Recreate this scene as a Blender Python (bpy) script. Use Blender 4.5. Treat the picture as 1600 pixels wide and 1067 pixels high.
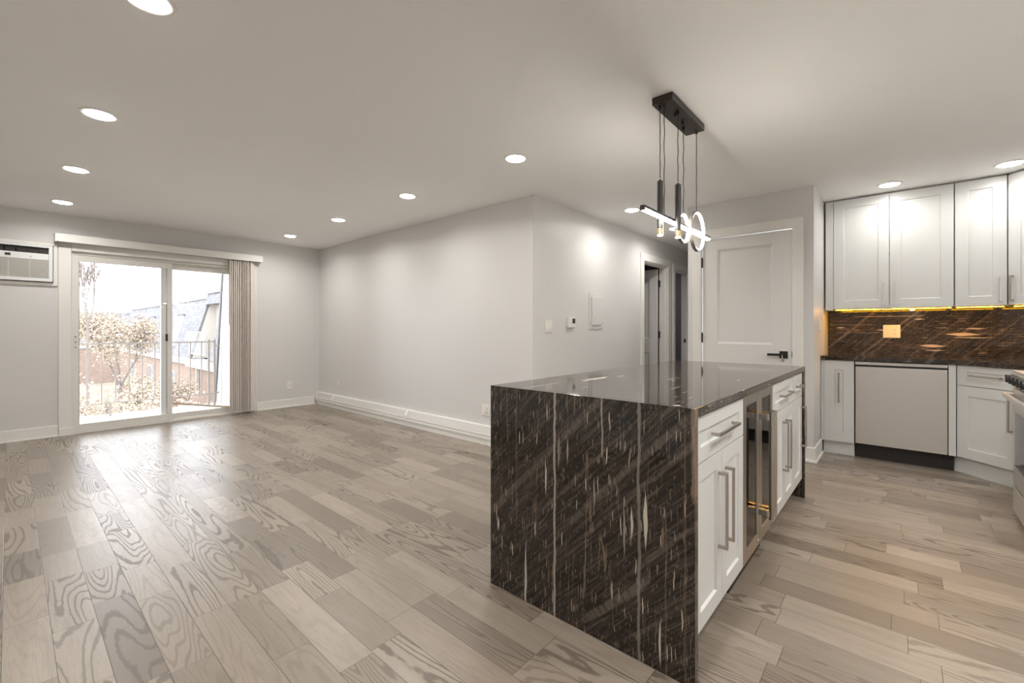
import bpy, bmesh, math, random
from mathutils import Vector, Matrix

for _o in list(bpy.data.objects):
    bpy.data.objects.remove(_o, do_unlink=True)
scene = bpy.context.scene
COL = scene.collection
R = math.radians
PI = math.pi

# ------------------------------------------------------------------ camera, sky, exposure
cam_data = bpy.data.cameras.new('camera')
cam = bpy.data.objects.new('camera', cam_data)
COL.objects.link(cam)
cam.location = (0.0, 0.0, 1.1762)
cam.rotation_euler = (R(90), 0, R(-48.676))
cam_data.sensor_width = 36.0
cam_data.lens = 690.957 / 1600 * 36
cam_data.shift_y = -(533.5 - 514.197) / 1600
cam_data.clip_start = 0.02
scene.camera = cam

world = bpy.data.worlds.new('overcast_sky')
scene.world = world
world.use_nodes = True
_nt = world.node_tree
_nt.nodes.clear()
_bg = _nt.nodes.new('ShaderNodeBackground')
_out = _nt.nodes.new('ShaderNodeOutputWorld')
_tc = _nt.nodes.new('ShaderNodeTexCoord')
_ns = _nt.nodes.new('ShaderNodeTexNoise')
_ns.inputs['Scale'].default_value = 3.0
_ns.inputs['Detail'].default_value = 4.0
_cr = _nt.nodes.new('ShaderNodeValToRGB')
_cr.color_ramp.elements[0].position = 0.3
_cr.color_ramp.elements[0].color = (0.80, 0.86, 0.95, 1)
_cr.color_ramp.elements[1].position = 0.62
_cr.color_ramp.elements[1].color = (0.97, 0.98, 1.0, 1)
_nt.links.new(_tc.outputs['Generated'], _ns.inputs['Vector'])
_nt.links.new(_ns.outputs['Fac'], _cr.inputs['Fac'])
_nt.links.new(_cr.outputs['Color'], _bg.inputs['Color'])
SKY = 4.2
_bg.inputs['Strength'].default_value = SKY
_nt.links.new(_bg.outputs['Background'], _out.inputs['Surface'])

scene.view_settings.view_transform = 'Standard'
scene.view_settings.look = 'None'
scene.view_settings.gamma = 1.0
scene.view_settings.use_curve_mapping = False
scene.view_settings.exposure = 0.44
KITCHEN_W, HALL_W = 2.0, 4.8   # the kitchen and hall circuits are dimmed
FILL_W = 9.5  # each unseen fill lamp added over the camera and kitchen aisle
LAMP_W = 5.7                      # each recessed ceiling light
LAMP_COL = (1.0, 0.970, 0.932)

# ------------------------------------------------------------------ node helper
class G:
    def __init__(self, name):
        self.mat = bpy.data.materials.new(name)
        self.mat.use_nodes = True
        self.nt = self.mat.node_tree
        self.nt.nodes.clear()
        self.out = self.n('ShaderNodeOutputMaterial')
    def n(self, t, **kw):
        nd = self.nt.nodes.new(t)
        for k, v in kw.items():
            setattr(nd, k, v)
        return nd
    def put(self, sock, v):
        if v is None:
            return
        if hasattr(v, 'is_output'):
            self.nt.links.new(v, sock)
        else:
            if isinstance(v, (tuple, list)) and len(v) == 3 and sock.type == 'RGBA':
                v = (*v, 1)
            sock.default_value = v
    def m(self, op, a, b=None, c=None, clamp=False):
        nd = self.n('ShaderNodeMath', operation=op, use_clamp=clamp)
        self.put(nd.inputs[0], a)
        self.put(nd.inputs[1], b)
        if c is not None:
            self.put(nd.inputs[2], c)
        return nd.outputs[0]
    def add(self, a, b): return self.m('ADD', a, b)
    def sub(self, a, b): return self.m('SUBTRACT', a, b)
    def mul(self, a, b): return self.m('MULTIPLY', a, b)
    def div(self, a, b): return self.m('DIVIDE', a, b)
    def floor(self, a): return self.m('FLOOR', a)
    def fract(self, a): return self.m('FRACT', a)
    def absv(self, a): return self.m('ABSOLUTE', a)
    def mx(self, a, b): return self.m('MAXIMUM', a, b)
    def mn(self, a, b): return self.m('MINIMUM', a, b)
    def step(self, v, lo, hi, a=0.0, b=1.0):
        nd = self.n('ShaderNodeMapRange', interpolation_type='SMOOTHSTEP')
        for k, x in zip(('Value', 'From Min', 'From Max', 'To Min', 'To Max'), (v, lo, hi, a, b)):
            self.put(nd.inputs[k], x)
        return nd.outputs['Result']
    def xyz(self):
        tc = self.n('ShaderNodeTexCoord')
        s = self.n('ShaderNodeSeparateXYZ')
        self.nt.links.new(tc.outputs['Object'], s.inputs[0])
        return s.outputs[0], s.outputs[1], s.outputs[2]
    def vec(self, a, b, c=0.0):
        nd = self.n('ShaderNodeCombineXYZ')
        for i, v in enumerate((a, b, c)):
            self.put(nd.inputs[i], v)
        return nd.outputs[0]
    def noise(self, v, scale=1.0, detail=2.0, rough=0.5, color=False):
        nd = self.n('ShaderNodeTexNoise')
        self.put(nd.inputs['Vector'], v)
        nd.inputs['Scale'].default_value = scale
        nd.inputs['Detail'].default_value = detail
        nd.inputs['Roughness'].default_value = rough
        return nd.outputs['Color' if color else 'Fac']
    def voro(self, v, scale=1.0, rnd=1.0):
        nd = self.n('ShaderNodeTexVoronoi')
        self.put(nd.inputs['Vector'], v)
        nd.inputs['Scale'].default_value = scale
        nd.inputs['Randomness'].default_value = rnd
        s = self.n('ShaderNodeSeparateColor')
        self.nt.links.new(nd.outputs['Color'], s.inputs[0])
        return nd.outputs['Distance'], s.outputs[0], s.outputs[1], s.outputs[2]
    def white(self, v):
        nd = self.n('ShaderNodeTexWhiteNoise', noise_dimensions='3D')
        self.put(nd.inputs['Vector'], v)
        s = self.n('ShaderNodeSeparateColor')
        self.nt.links.new(nd.outputs['Color'], s.inputs[0])
        return s.outputs[0], s.outputs[1], s.outputs[2]
    def mix(self, f, a, b, mode='MIX'):
        nd = self.n('ShaderNodeMix', data_type='RGBA', blend_type=mode)
        self.put(nd.inputs[0], f)
        self.put(nd.inputs[6], a)
        self.put(nd.inputs[7], b)
        return nd.outputs[2]
    def ramp(self, f, stops):
        nd = self.n('ShaderNodeValToRGB')
        el = nd.color_ramp.elements
        while len(el) < len(stops):
            el.new(0.5)
        for e, (p, c) in zip(el, stops):
            e.position = p
            e.color = (*c, 1)
        self.put(nd.inputs[0], f)
        return nd.outputs[0]
    def bump(self, h, strength=0.3, dist=0.002):
        nd = self.n('ShaderNodeBump')
        nd.inputs['Strength'].default_value = strength
        nd.inputs['Distance'].default_value = dist
        self.put(nd.inputs['Height'], h)
        return nd.outputs[0]
    def pbr(self, color, rough=0.5, metal=0.0, normal=None, spec=0.5, aniso=0.0):
        p = self.n('ShaderNodeBsdfPrincipled')
        self.put(p.inputs['Base Color'], color)
        self.put(p.inputs['Roughness'], rough)
        self.put(p.inputs['Metallic'], metal)
        self.put(p.inputs['Specular IOR Level'], spec)
        if aniso:
            p.inputs['Anisotropic'].default_value = aniso
        if normal is not None:
            self.nt.links.new(normal, p.inputs['Normal'])
        self.nt.links.new(p.outputs[0], self.out.inputs[0])
        return self.mat

def plain(name, col, rough=0.5, metal=0.0, var=0.04, scale=8.0, bump=0.0, bscale=60.0, spec=0.5):
    g = G(name)
    x, y, z = g.xyz()
    v = g.vec(x, y, z)
    n = g.noise(v, scale, 3.0)
    c = g.mix(n, tuple(k * (1 - var) for k in col), tuple(min(1, k * (1 + var)) for k in col))
    nrm = g.bump(g.noise(v, bscale, 2.0), bump, 0.001) if bump else None
    return g.pbr(c, rough, metal, nrm, spec)

def emit(name, col, strength):
    g = G(name)
    e = g.n('ShaderNodeEmission')
    e.inputs[0].default_value = (*col, 1)
    e.inputs[1].default_value = strength
    g.nt.links.new(e.outputs[0], g.out.inputs[0])
    return g.mat

def glass_mat(name, tint=(1, 1, 1), f0=0.04):
    g = G(name)
    t = g.n('ShaderNodeBsdfTransparent')
    t.inputs[0].default_value = (*tint, 1)
    gl = g.n('ShaderNodeBsdfGlossy')
    gl.inputs['Roughness'].default_value = 0.01
    fr = g.n('ShaderNodeFresnel')
    fr.inputs[0].default_value = 1.45
    mx = g.n('ShaderNodeMixShader')
    g.nt.links.new(fr.outputs[0], mx.inputs[0])
    g.nt.links.new(t.outputs[0], mx.inputs[1])
    g.nt.links.new(gl.outputs[0], mx.inputs[2])
    g.nt.links.new(mx.outputs[0], g.out.inputs[0])
    return g.mat

def marble(name, along, cross, third, warm=0.0, bands=(), veins=(), lenses=(), density=1.0, sgn=1.0):
    """black marble with pale dashes running along one axis and fine diagonal striation"""
    g = G(name)
    ax = dict(zip('xyz', g.xyz()))
    a, c, t = ax[along], ax[cross], ax[third]
    c2 = g.mul(c, sgn)
    wig = g.mul(g.sub(g.noise(g.vec(g.mul(a, 9.0), g.mul(c, 5.0), t), 1.0, 2.0), 0.5), 0.016)
    wig2 = g.mul(g.sub(g.noise(g.vec(g.mul(a, 40.0), g.mul(c, 20.0), t), 1.0, 2.0), 0.5), 0.006)
    cw = g.add(g.add(c, wig), wig2)
    p = g.mul(g.add(a, c2), 0.7071)
    q = g.mul(g.sub(a, c2), 0.7071)
    pw = g.add(p, g.mul(g.sub(g.noise(g.vec(p, q, t), 7.0, 2.0), 0.5), 0.02))
    # diagonal striation
    fine = g.noise(g.vec(g.mul(pw, 190.0), g.mul(q, 7.0), g.mul(t, 20.0)), 1.0, 3.0, 0.65)
    mid = g.noise(g.vec(g.mul(pw, 38.0), g.mul(q, 2.2), g.mul(t, 6.0)), 1.0, 2.0, 0.6)
    big = g.noise(g.vec(g.mul(pw, 7.0), g.mul(q, 1.1), g.mul(t, 3.0)), 1.0, 2.0)
    cross_fine = g.noise(g.vec(g.mul(a, 5.0), g.mul(cw, 230.0), g.mul(t, 60.0)), 1.0, 2.0, 0.6)
    base = g.ramp(fine, [(0.34, (0.0065, 0.0052, 0.0045)), (0.5, (0.024, 0.0185, 0.0145)), (0.70, (0.095, 0.077, 0.062))])
    base = g.mix(g.step(mid, 0.52, 0.78, 0, 0.55), base, (0.062, 0.047, 0.037))
    base = g.mix(g.step(big, 0.58, 0.75, 0, 0.35), base, (0.058, 0.044, 0.035))
    base = g.mix(g.step(cross_fine, 0.62, 0.85, 0, 0.45), base, (0.085, 0.066, 0.052))
    for (p0, w, k, q0, q1) in bands:
        d = g.absv(g.sub(g.add(g.add(a, c2), g.mul(g.sub(g.noise(g.vec(q, t, 0.0), 6.0, 2.0), 0.5), 0.05)), p0))
        msk = g.step(d, w * 0.4, w, 1, 0)
        msk = g.mul(msk, g.mul(g.step(q, q0 - 0.05, q0 + 0.05), g.step(q, q1 - 0.05, q1 + 0.05, 1, 0)))
        rib = g.noise(g.vec(g.mul(q, 75.0), g.mul(p, 10.0), t), 1.0, 1.0)
        msk = g.mul(msk, g.step(rib, 0.3, 0.62, 0.35, 1.0))
        base = g.mix(g.mul(msk, k), base, (0.17, 0.14, 0.115))
    # thin long hair veins
    hv = g.noise(g.vec(g.mul(cw, 26.0), g.mul(a, 0.55), g.mul(t, 26.0)), 1.0, 1.0)
    hvm = g.mul(g.step(g.absv(g.sub(hv, 0.52)), 0.004, 0.013, 1, 0), g.step(g.noise(g.vec(g.mul(a, 5.0), g.mul(c, 9.0), t), 1.0, 2.0), 0.45, 0.6, 0, 0.6))
    base = g.mix(hvm, base, (0.24, 0.17, 0.12))
    # pale dashes in three sizes
    for (sa, sc, gate, rmax, val, off) in ((4.5, 300.0, 0.74, 0.32, 0.45, 5.5), (44.0, 260.0, 0.55, 0.36, 0.50, 3.1), (15.0, 190.0, 0.58, 0.36, 0.70, 7.7), (8.0, 120.0, 0.76, 0.34, 1.0, 1.3)):
        d, r1, r2, r3 = g.voro(g.vec(g.add(g.mul(a, sa), off), g.mul(cw, sc), g.mul(t, sc)))
        gate_v = 1 - (1 - gate) * density
        rr = g.step(r1, gate_v, 1.0, 0.0, rmax)
        msk = g.step(g.sub(rr, d), 0.0, 0.05)
        colr = g.mix(r2, (0.62 * val, 0.55 * val, 0.46 * val), (0.30 * val, 0.22 * val, 0.16 * val))
        base = g.mix(g.mul(msk, g.add(0.45, g.mul(r3, 0.5))), base, colr)
    for (c0, w, k, a0, a1, colr) in veins:
        d = g.absv(g.sub(cw, c0))
        ww = g.mul(g.add(0.55, g.noise(g.vec(g.mul(a, 14.0), c0, 0.0), 1.0, 2.0)), w)
        msk = g.step(g.div(d, ww), 0.6, 1.1, 1, 0)
        msk = g.mul(msk, g.mul(g.step(a, a0 - 0.02, a0 + 0.02), g.step(a, a1 - 0.02, a1 + 0.02, 1, 0)))
        base = g.mix(g.mul(msk, k), base, colr)
    for (c0, a0, hl, w, colr) in lenses:
        u = g.div(g.absv(g.sub(a, a0)), hl)
        um = g.mn(u, 1.0)
        env = g.m('POWER', g.sub(1.0, g.mul(um, um)), 2.6)
        d = g.div(g.absv(g.sub(g.add(c, g.mul(wig, 0.9)), c0)), w * 0.75)
        msk = g.step(g.sub(env, d), 0.0, 0.25)
        base = g.mix(msk, base, colr)
    return g.pbr(base, 0.07, 0.0, None, 0.5)

def floor_mat():
    g = G('oak_plank_floor')
    x, y, z = g.xyz()
    W = 0.1275
    xs = g.div(g.add(x, 0.0185 + W * 40), W)
    col = g.floor(xs)
    fx = g.fract(xs)
    r1, r2, r3 = g.white(g.vec(col, 3.3, 1.7))
    L = g.add(0.80, g.mul(r1, 0.55))
    ys = g.add(g.div(y, L), g.mul(r2, 17.0))
    row = g.floor(ys)
    fy = g.fract(ys)
    s1, s2, s3 = g.white(g.vec(col, row, 9.1))
    sp = g.add(0.34, g.mul(s1, 0.32))
    sub = g.m('GREATER_THAN', fy, sp)
    k1, k2, k3 = g.white(g.vec(col, row, g.add(sub, 0.37)))
    j1, j2, j3 = g.white(g.vec(row, col, g.add(sub, 5.37)))
    dx = g.mul(g.mn(fx, g.sub(1.0, fx)), W)
    dy = g.mul(g.mn(g.mn(fy, g.sub(1.0, fy)), g.absv(g.sub(fy, sp))), L)
    seam = g.step(g.mn(dx, dy), 0.0006, 0.0016, 1, 0)
    ox = g.add(x, g.mul(k1, 31.0))
    oy = g.add(y, g.mul(k2, 47.0))
    # cathedral rings: contour lines of a stretched noise
    n = g.noise(g.vec(g.mul(ox, 8.0), g.mul(oy, 0.85), g.mul(k3, 20.0)), 1.0, 1.0, 0.35)
    wob = g.noise(g.vec(g.mul(ox, 45.0), g.mul(oy, 22.0), k3), 1.0, 2.0)
    ringv = g.add(g.mul(n, g.add(80.0, g.mul(j1, 80.0))), g.mul(wob, 2.4))
    ring = g.m('SINE', ringv)
    ringm = g.mul(g.step(ring, 0.25, 0.95), g.step(j2, 0.30, 0.80, 0.12, 0.95))
    pores = g.noise(g.vec(g.mul(ox, 330.0), g.mul(oy, 11.0), k3), 1.0, 2.0, 0.6)
    porem = g.step(pores, 0.52, 0.72)
    soft = g.noise(g.vec(g.mul(ox, 22.0), g.mul(oy, 2.0), k3), 1.0, 3.0)
    tone = g.ramp(k3, [(0.0, (0.185, 0.150, 0.118)), (0.15, (0.255, 0.211, 0.167)), (0.55, (0.318, 0.267, 0.214)), (1.0, (0.378, 0.322, 0.262))])
    tone = g.mix(g.step(soft, 0.3, 0.75, 0, 0.4), tone, (0.235, 0.193, 0.152))
    tone = g.mix(g.mul(porem, 0.30), tone, (0.130, 0.104, 0.080))
    tone = g.mix(g.mul(ringm, 0.75), tone, (0.105, 0.083, 0.064))
    tone = g.mix(g.mul(seam, 0.8), tone, (0.06, 0.045, 0.032))
    h = g.sub(g.sub(1.0, g.mul(seam, 0.9)), g.add(g.mul(ringm, 0.28), g.mul(porem, 0.10)))
    rough = g.add(g.add(0.32, g.mul(ringm, 0.12)), g.mul(g.sub(soft, 0.5), 0.10))
    return g.pbr(tone, rough, 0.0, g.bump(h, 0.4, 0.0014), 0.6)

def shingle_mat():
    g = G('grey_roof_shingle')
    x, y, z = g.xyz()
    zs = g.mul(z, 7.0)
    row = g.floor(zs)
    fz = g.fract(zs)
    ys = g.add(g.mul(g.add(y, g.mul(x, 0.9)), 3.2), g.mul(row, 0.37))
    k1, k2, k3 = g.white(g.vec(g.floor(ys), row, 1.0))
    c = g.ramp(k1, [(0, (0.16, 0.165, 0.18)), (1, (0.235, 0.24, 0.26))])
    c = g.mix(g.step(fz, 0.0, 0.14, 0.7, 0), c, (0.08, 0.08, 0.09))
    return g.pbr(c, 0.85)

def brick_mat():
    g = G('pale_brick')
    tc = g.n('ShaderNodeTexCoord')
    s = g.n('ShaderNodeSeparateXYZ')
    g.nt.links.new(tc.outputs['Object'], s.inputs[0])
    b = g.n('ShaderNodeTexBrick')
    g.nt.links.new(g.vec(g.add(s.outputs[0], s.outputs[1]), s.outputs[2], 0.0), b.inputs['Vector'])
    b.inputs['Scale'].default_value = 4.0
    b.inputs['Color1'].default_value = (0.22, 0.15, 0.115, 1)
    b.inputs['Color2'].default_value = (0.31, 0.225, 0.18, 1)
    b.inputs['Mortar'].default_value = (0.36, 0.325, 0.29, 1)
    return g.pbr(b.outputs['Color'], 0.9)

def siding_mat(name, axis, pitch, col):
    g = G(name)
    ax = dict(zip('xyz', g.xyz()))
    f = g.fract(g.div(ax[axis], pitch))
    groove = g.step(g.mn(f, g.sub(1.0, f)), 0.02, 0.06, 1, 0)
    c = g.mix(groove, col, tuple(k * 0.45 for k in col))
    return g.pbr(c, 0.7, 0.0, g.bump(g.sub(1.0, groove), 0.5, 0.004))

def brushed(name, col, rough=0.3, axis='z', metal=1.0):
    g = G(name)
    ax = dict(zip('xyz', g.xyz()))
    sc = {k: (4.0 if k == axis else 500.0) for k in 'xyz'}
    n = g.noise(g.vec(*[g.mul(ax[k], sc[k]) for k in 'xyz']), 1.0, 2.0)
    c = g.mix(n, tuple(k * 0.9 for k in col), col)
    return g.pbr(c, g.add(rough - 0.04, g.mul(n, 0.1)), metal, g.bump(n, 0.03, 0.001))

def grille_mat(name, base, dark, axis_u, axis_v, pitch, k=0.9):
    g = G(name)
    ax = dict(zip('xyz', g.xyz()))
    u = g.div(ax[axis_u], pitch)
    v = g.div(ax[axis_v], pitch)
    u2 = g.add(u, g.mul(g.m('MODULO', g.floor(v), 2.0), 0.5))
    du = g.sub(g.fract(u2), 0.5)
    dv = g.sub(g.fract(v), 0.5)
    d = g.m('SQRT', g.add(g.mul(du, du), g.mul(dv, dv)))
    hole = g.step(d, 0.24, 0.34, 1, 0)
    return g.pbr(g.mix(g.mul(hole, k), base, dark), 0.45)

M = {}
M['wall'] = plain('wall_paint', (0.70, 0.69, 0.675), 0.42, 0, 0.012, 3.0, 0.06, 220.0)
M['ceiling'] = plain('ceiling_paint', (0.94, 0.935, 0.92), 0.75, 0, 0.012, 2.0, 0.05, 160.0)
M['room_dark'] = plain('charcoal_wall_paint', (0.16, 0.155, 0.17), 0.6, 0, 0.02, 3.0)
M['trim'] = plain('trim_paint', (0.83, 0.81, 0.77), 0.33, 0, 0.01, 4.0)
M['door'] = plain('door_paint', (0.80, 0.785, 0.755), 0.35, 0, 0.01, 4.0)
M['cab'] = plain('cabinet_lacquer', (0.72, 0.73, 0.715), 0.30, 0, 0.008, 4.0)
M['cabin'] = plain('cabinet_inside', (0.70, 0.68, 0.64), 0.5, 0, 0.02, 6.0)
M['floor'] = floor_mat()
M['black'] = plain('matte_black_metal', (0.018, 0.017, 0.017), 0.42, 0.0, 0.1, 20.0)
M['bronze'] = plain('dark_bronze_metal', (0.055, 0.047, 0.043), 0.38, 0.6, 0.15, 25.0)
M['rubber'] = plain('black_plastic', (0.012, 0.012, 0.012), 0.5)
M['toe'] = plain('black_toe_kick', (0.020, 0.018, 0.017), 0.45, 0, 0.2, 12.0)
M['brass'] = plain('brass_metal', (0.85, 0.68, 0.38), 0.25, 1.0, 0.05, 20.0)
M['nickel'] = brushed('brushed_nickel', (0.52, 0.48, 0.43), 0.32, 'z')
M['nickel_h'] = brushed('brushed_nickel_horizontal', (0.52, 0.48, 0.43), 0.32, 'x')
M['steel'] = brushed('brushed_stainless_steel', (0.72, 0.69, 0.655), 0.36, 'x', 0.6)
M['satin'] = brushed('satin_nickel', (0.74, 0.72, 0.69), 0.4, 'z', 0.6)
M['tube'] = plain('charcoal_tube', (0.05, 0.047, 0.045), 0.35, 0.2, 0.1, 20.0)
M['ringm'] = plain('grey_ring_metal', (0.24, 0.22, 0.20), 0.4, 0.5, 0.1, 20.0)
M['chrome'] = plain('polished_chrome', (0.82, 0.80, 0.80), 0.12, 1.0, 0.02, 20.0)
M['plastic'] = plain('white_plastic', (0.82, 0.80, 0.75), 0.35, 0, 0.01, 10.0)
M['plastic_cool'] = plain('cool_white_plastic', (0.80, 0.82, 0.81), 0.4, 0, 0.01, 10.0)
M['lcd'] = plain('dark_lcd_screen', (0.045, 0.042, 0.035), 0.25)
M['slot'] = plain('dark_slot', (0.03, 0.027, 0.024), 0.6)
M['grey'] = plain('grey_gasket', (0.30, 0.30, 0.29), 0.6)
M['vinyl'] = plain('white_vinyl_frame', (0.79, 0.77, 0.72), 0.4, 0, 0.01, 5.0)
M['alu'] = plain('aged_aluminium', (0.55, 0.54, 0.52), 0.45, 0.4, 0.06, 10.0)
M['glass'] = glass_mat('clear_pane')
M['smoked'] = glass_mat('smoked_pane', (0.22, 0.20, 0.18))
M['oven_glass'] = plain('oven_black_glass', (0.012, 0.012, 0.013), 0.06)
def fabric(name, col):
    g = G(name)
    x, y, z = g.xyz()
    c = g.mix(g.noise(g.vec(g.mul(x, 40.0), g.mul(y, 40.0), g.mul(z, 3.0)), 1.0, 2.0), tuple(k * .93 for k in col), col)
    d = g.n('ShaderNodeBsdfDiffuse')
    t = g.n('ShaderNodeBsdfTranslucent')
    g.put(d.inputs[0], c)
    g.put(t.inputs[0], c)
    m_ = g.n('ShaderNodeMixShader')
    m_.inputs[0].default_value = 0.16
    g.nt.links.new(d.outputs[0], m_.inputs[1])
    g.nt.links.new(t.outputs[0], m_.inputs[2])
    g.nt.links.new(m_.outputs[0], g.out.inputs[0])
    return g.mat
M['blind'] = fabric('blind_fabric', (0.90, 0.835, 0.775))
M['wood'] = plain('pale_wood', (0.62, 0.52, 0.39), 0.5, 0, 0.1, 12.0)
M['rack'] = plain('oak_rack_wood', (0.30, 0.20, 0.12), 0.5, 0, 0.2, 14.0)
M['led'] = emit('led_white', (1.0, 0.94, 0.85), 64.0)
M['led_spot'] = emit('led_spot', (1.0, 0.93, 0.80), 40.0)
M['led_amber'] = emit('led_amber', (1.0, 0.43, 0.014), 48.0)
M['lens'] = emit('downlight_lens', (1.0, 0.965, 0.92), 28.0)
M['deck'] = plain('pale_deck', (0.80, 0.79, 0.78), 0.8, 0, 0.04, 10.0)
M['rail'] = plain('beige_railing_paint', (0.30, 0.265, 0.235), 0.6, 0, 0.05, 10.0)
M['shingle'] = shingle_mat()
M['brick'] = brick_mat()
M['fascia'] = plain('white_fascia', (0.48, 0.48, 0.49), 0.7)
M['siding_y'] = siding_mat('white_board_siding', 'y', 0.20, (0.45, 0.45, 0.455))
M['siding_far'] = siding_mat('cream_board_siding', 'y', 0.55, (0.50, 0.47, 0.43))
M['flash_shade'] = plain('grey_flashing_and_shade', (0.16, 0.155, 0.16), 0.7, 0, 0.1)  # real flashing, also the painted shade above the dormers
M['bark'] = plain('pale_bark', (0.19, 0.165, 0.15), 0.9, 0, 0.2, 20.0)
M['redtwig'] = plain('red_brown_twig', (0.22, 0.13, 0.12), 0.9, 0, 0.15, 20.0)
M['blossom'] = plain('cream_blossom', (0.46, 0.39, 0.31), 0.85, 0, 0.16, 6.0)
M['bud'] = plain('tan_bud', (0.24, 0.18, 0.14), 0.85, 0, 0.2, 6.0)
M['ground'] = plain('pale_ground', (0.30, 0.265, 0.22), 0.95, 0, 0.15, 0.7)
M['pane_dark'] = plain('far_window_pane', (0.25, 0.265, 0.28), 0.2)

PALE = (0.50, 0.45, 0.38)
GREYV = (0.27, 0.24, 0.205)
BRNV = (0.20, 0.135, 0.09)
M['marble_panel'] = marble('black_marble_waterfall', 'z', 'y', 'x',
    bands=((1.76, 0.026, 0.40, -0.75, 0.05), (1.405, 0.026, 0.45, -0.42, 0.26), (0.965, 0.030, 0.6, -0.60, -0.26), (1.03, 0.02, 0.35, -0.3, 0.05), (1.30, 0.014, 0.35, -0.4, 0.2), (1.55, 0.014, 0.3, -0.5, 0.1), (0.80, 0.014, 0.3, -0.5, 0.1)),
    veins=((1.063, 0.0055, 0.95, -0.1, 1.0, (0.33, 0.29, 0.25)), (0.698, 0.006, 0.6, -0.1, 0.95, GREYV), (0.845, 0.004, 0.45, 0.70, 0.93, PALE),
           (0.60, 0.003, 0.4, -0.1, 0.55, BRNV), (0.535, 0.004, 0.35, 0.0, 0.9, BRNV), (1.27, 0.004, 0.3, 0.3, 0.93, BRNV), (0.505, 0.010, 0.6, 0.62, 0.95, (0.30, 0.21, 0.15))),
    lenses=((0.727, 0.480, 0.085, 0.0075, PALE), (0.673, 0.505, 0.14, 0.012, (0.55, 0.48, 0.40)), (0.757, 0.445, 0.15, 0.006, GREYV), (1.218, 0.08, 0.26, 0.009, (0.46, 0.44, 0.42)),
            (1.109, 0.56, 0.11, 0.006, PALE), (1.041, 0.68, 0.10, 0.006, GREYV), (1.00, 0.69, 0.08, 0.006, GREYV), (0.88, 0.55, 0.09, 0.006, GREYV), (1.38, 0.29, 0.05, 0.007, PALE), (0.62, 0.10, 0.12, 0.006, PALE)))
M['marble_top'] = marble('black_marble_worktop', 'x', 'y', 'z', density=1.25,
    lenses=((1.205, 2.04, 0.20, 0.034, (0.66, 0.61, 0.54)), (1.25, 1.62, 0.30, 0.006, PALE), (1.165, 2.25, 0.10, 0.012, PALE), (0.75, 1.95, 0.09, 0.006, PALE), (0.9, 2.3, 0.12, 0.006, PALE), (0.62, 2.45, 0.08, 0.006, PALE)))
M['marble_splash'] = marble('black_marble_backsplash', 'y', 'z', 'x', density=0.9,
    bands=((1.55, 0.02, 0.8, -1.4, 0.3), (1.22, 0.018, 0.8, -1.4, 0.3), (1.16, 0.012, 0.6, -1.4, 0.3), (0.72, 0.02, 0.5, -1.5, 0.3), (0.86, 0.012, 0.5, -1.5, 0.3), (0.5, 0.012, 0.5, -1.5, 0.3)),
    veins=((1.302, 0.003, 0.9, -0.15, 0.35, PALE), (1.22, 0.002, 0.5, 0.2, 0.56, PALE), (1.14, 0.002, 0.5, 0.15, 0.5, PALE)),
    lenses=((1.128, -0.42, 0.16, 0.022, (0.60, 0.50, 0.40)), (1.02, -0.22, 0.13, 0.020, (0.60, 0.50, 0.40)), (1.10, -0.48, 0.2, 0.007, PALE), (0.98, -0.24, 0.10, 0.008, PALE),
            (1.165, 0.12, 0.09, 0.010, PALE), (1.18, -0.50, 0.10, 0.010, PALE), (1.27, -0.13, 0.05, 0.008, PALE), (1.19, 0.47, 0.05, 0.010, PALE)))

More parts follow.
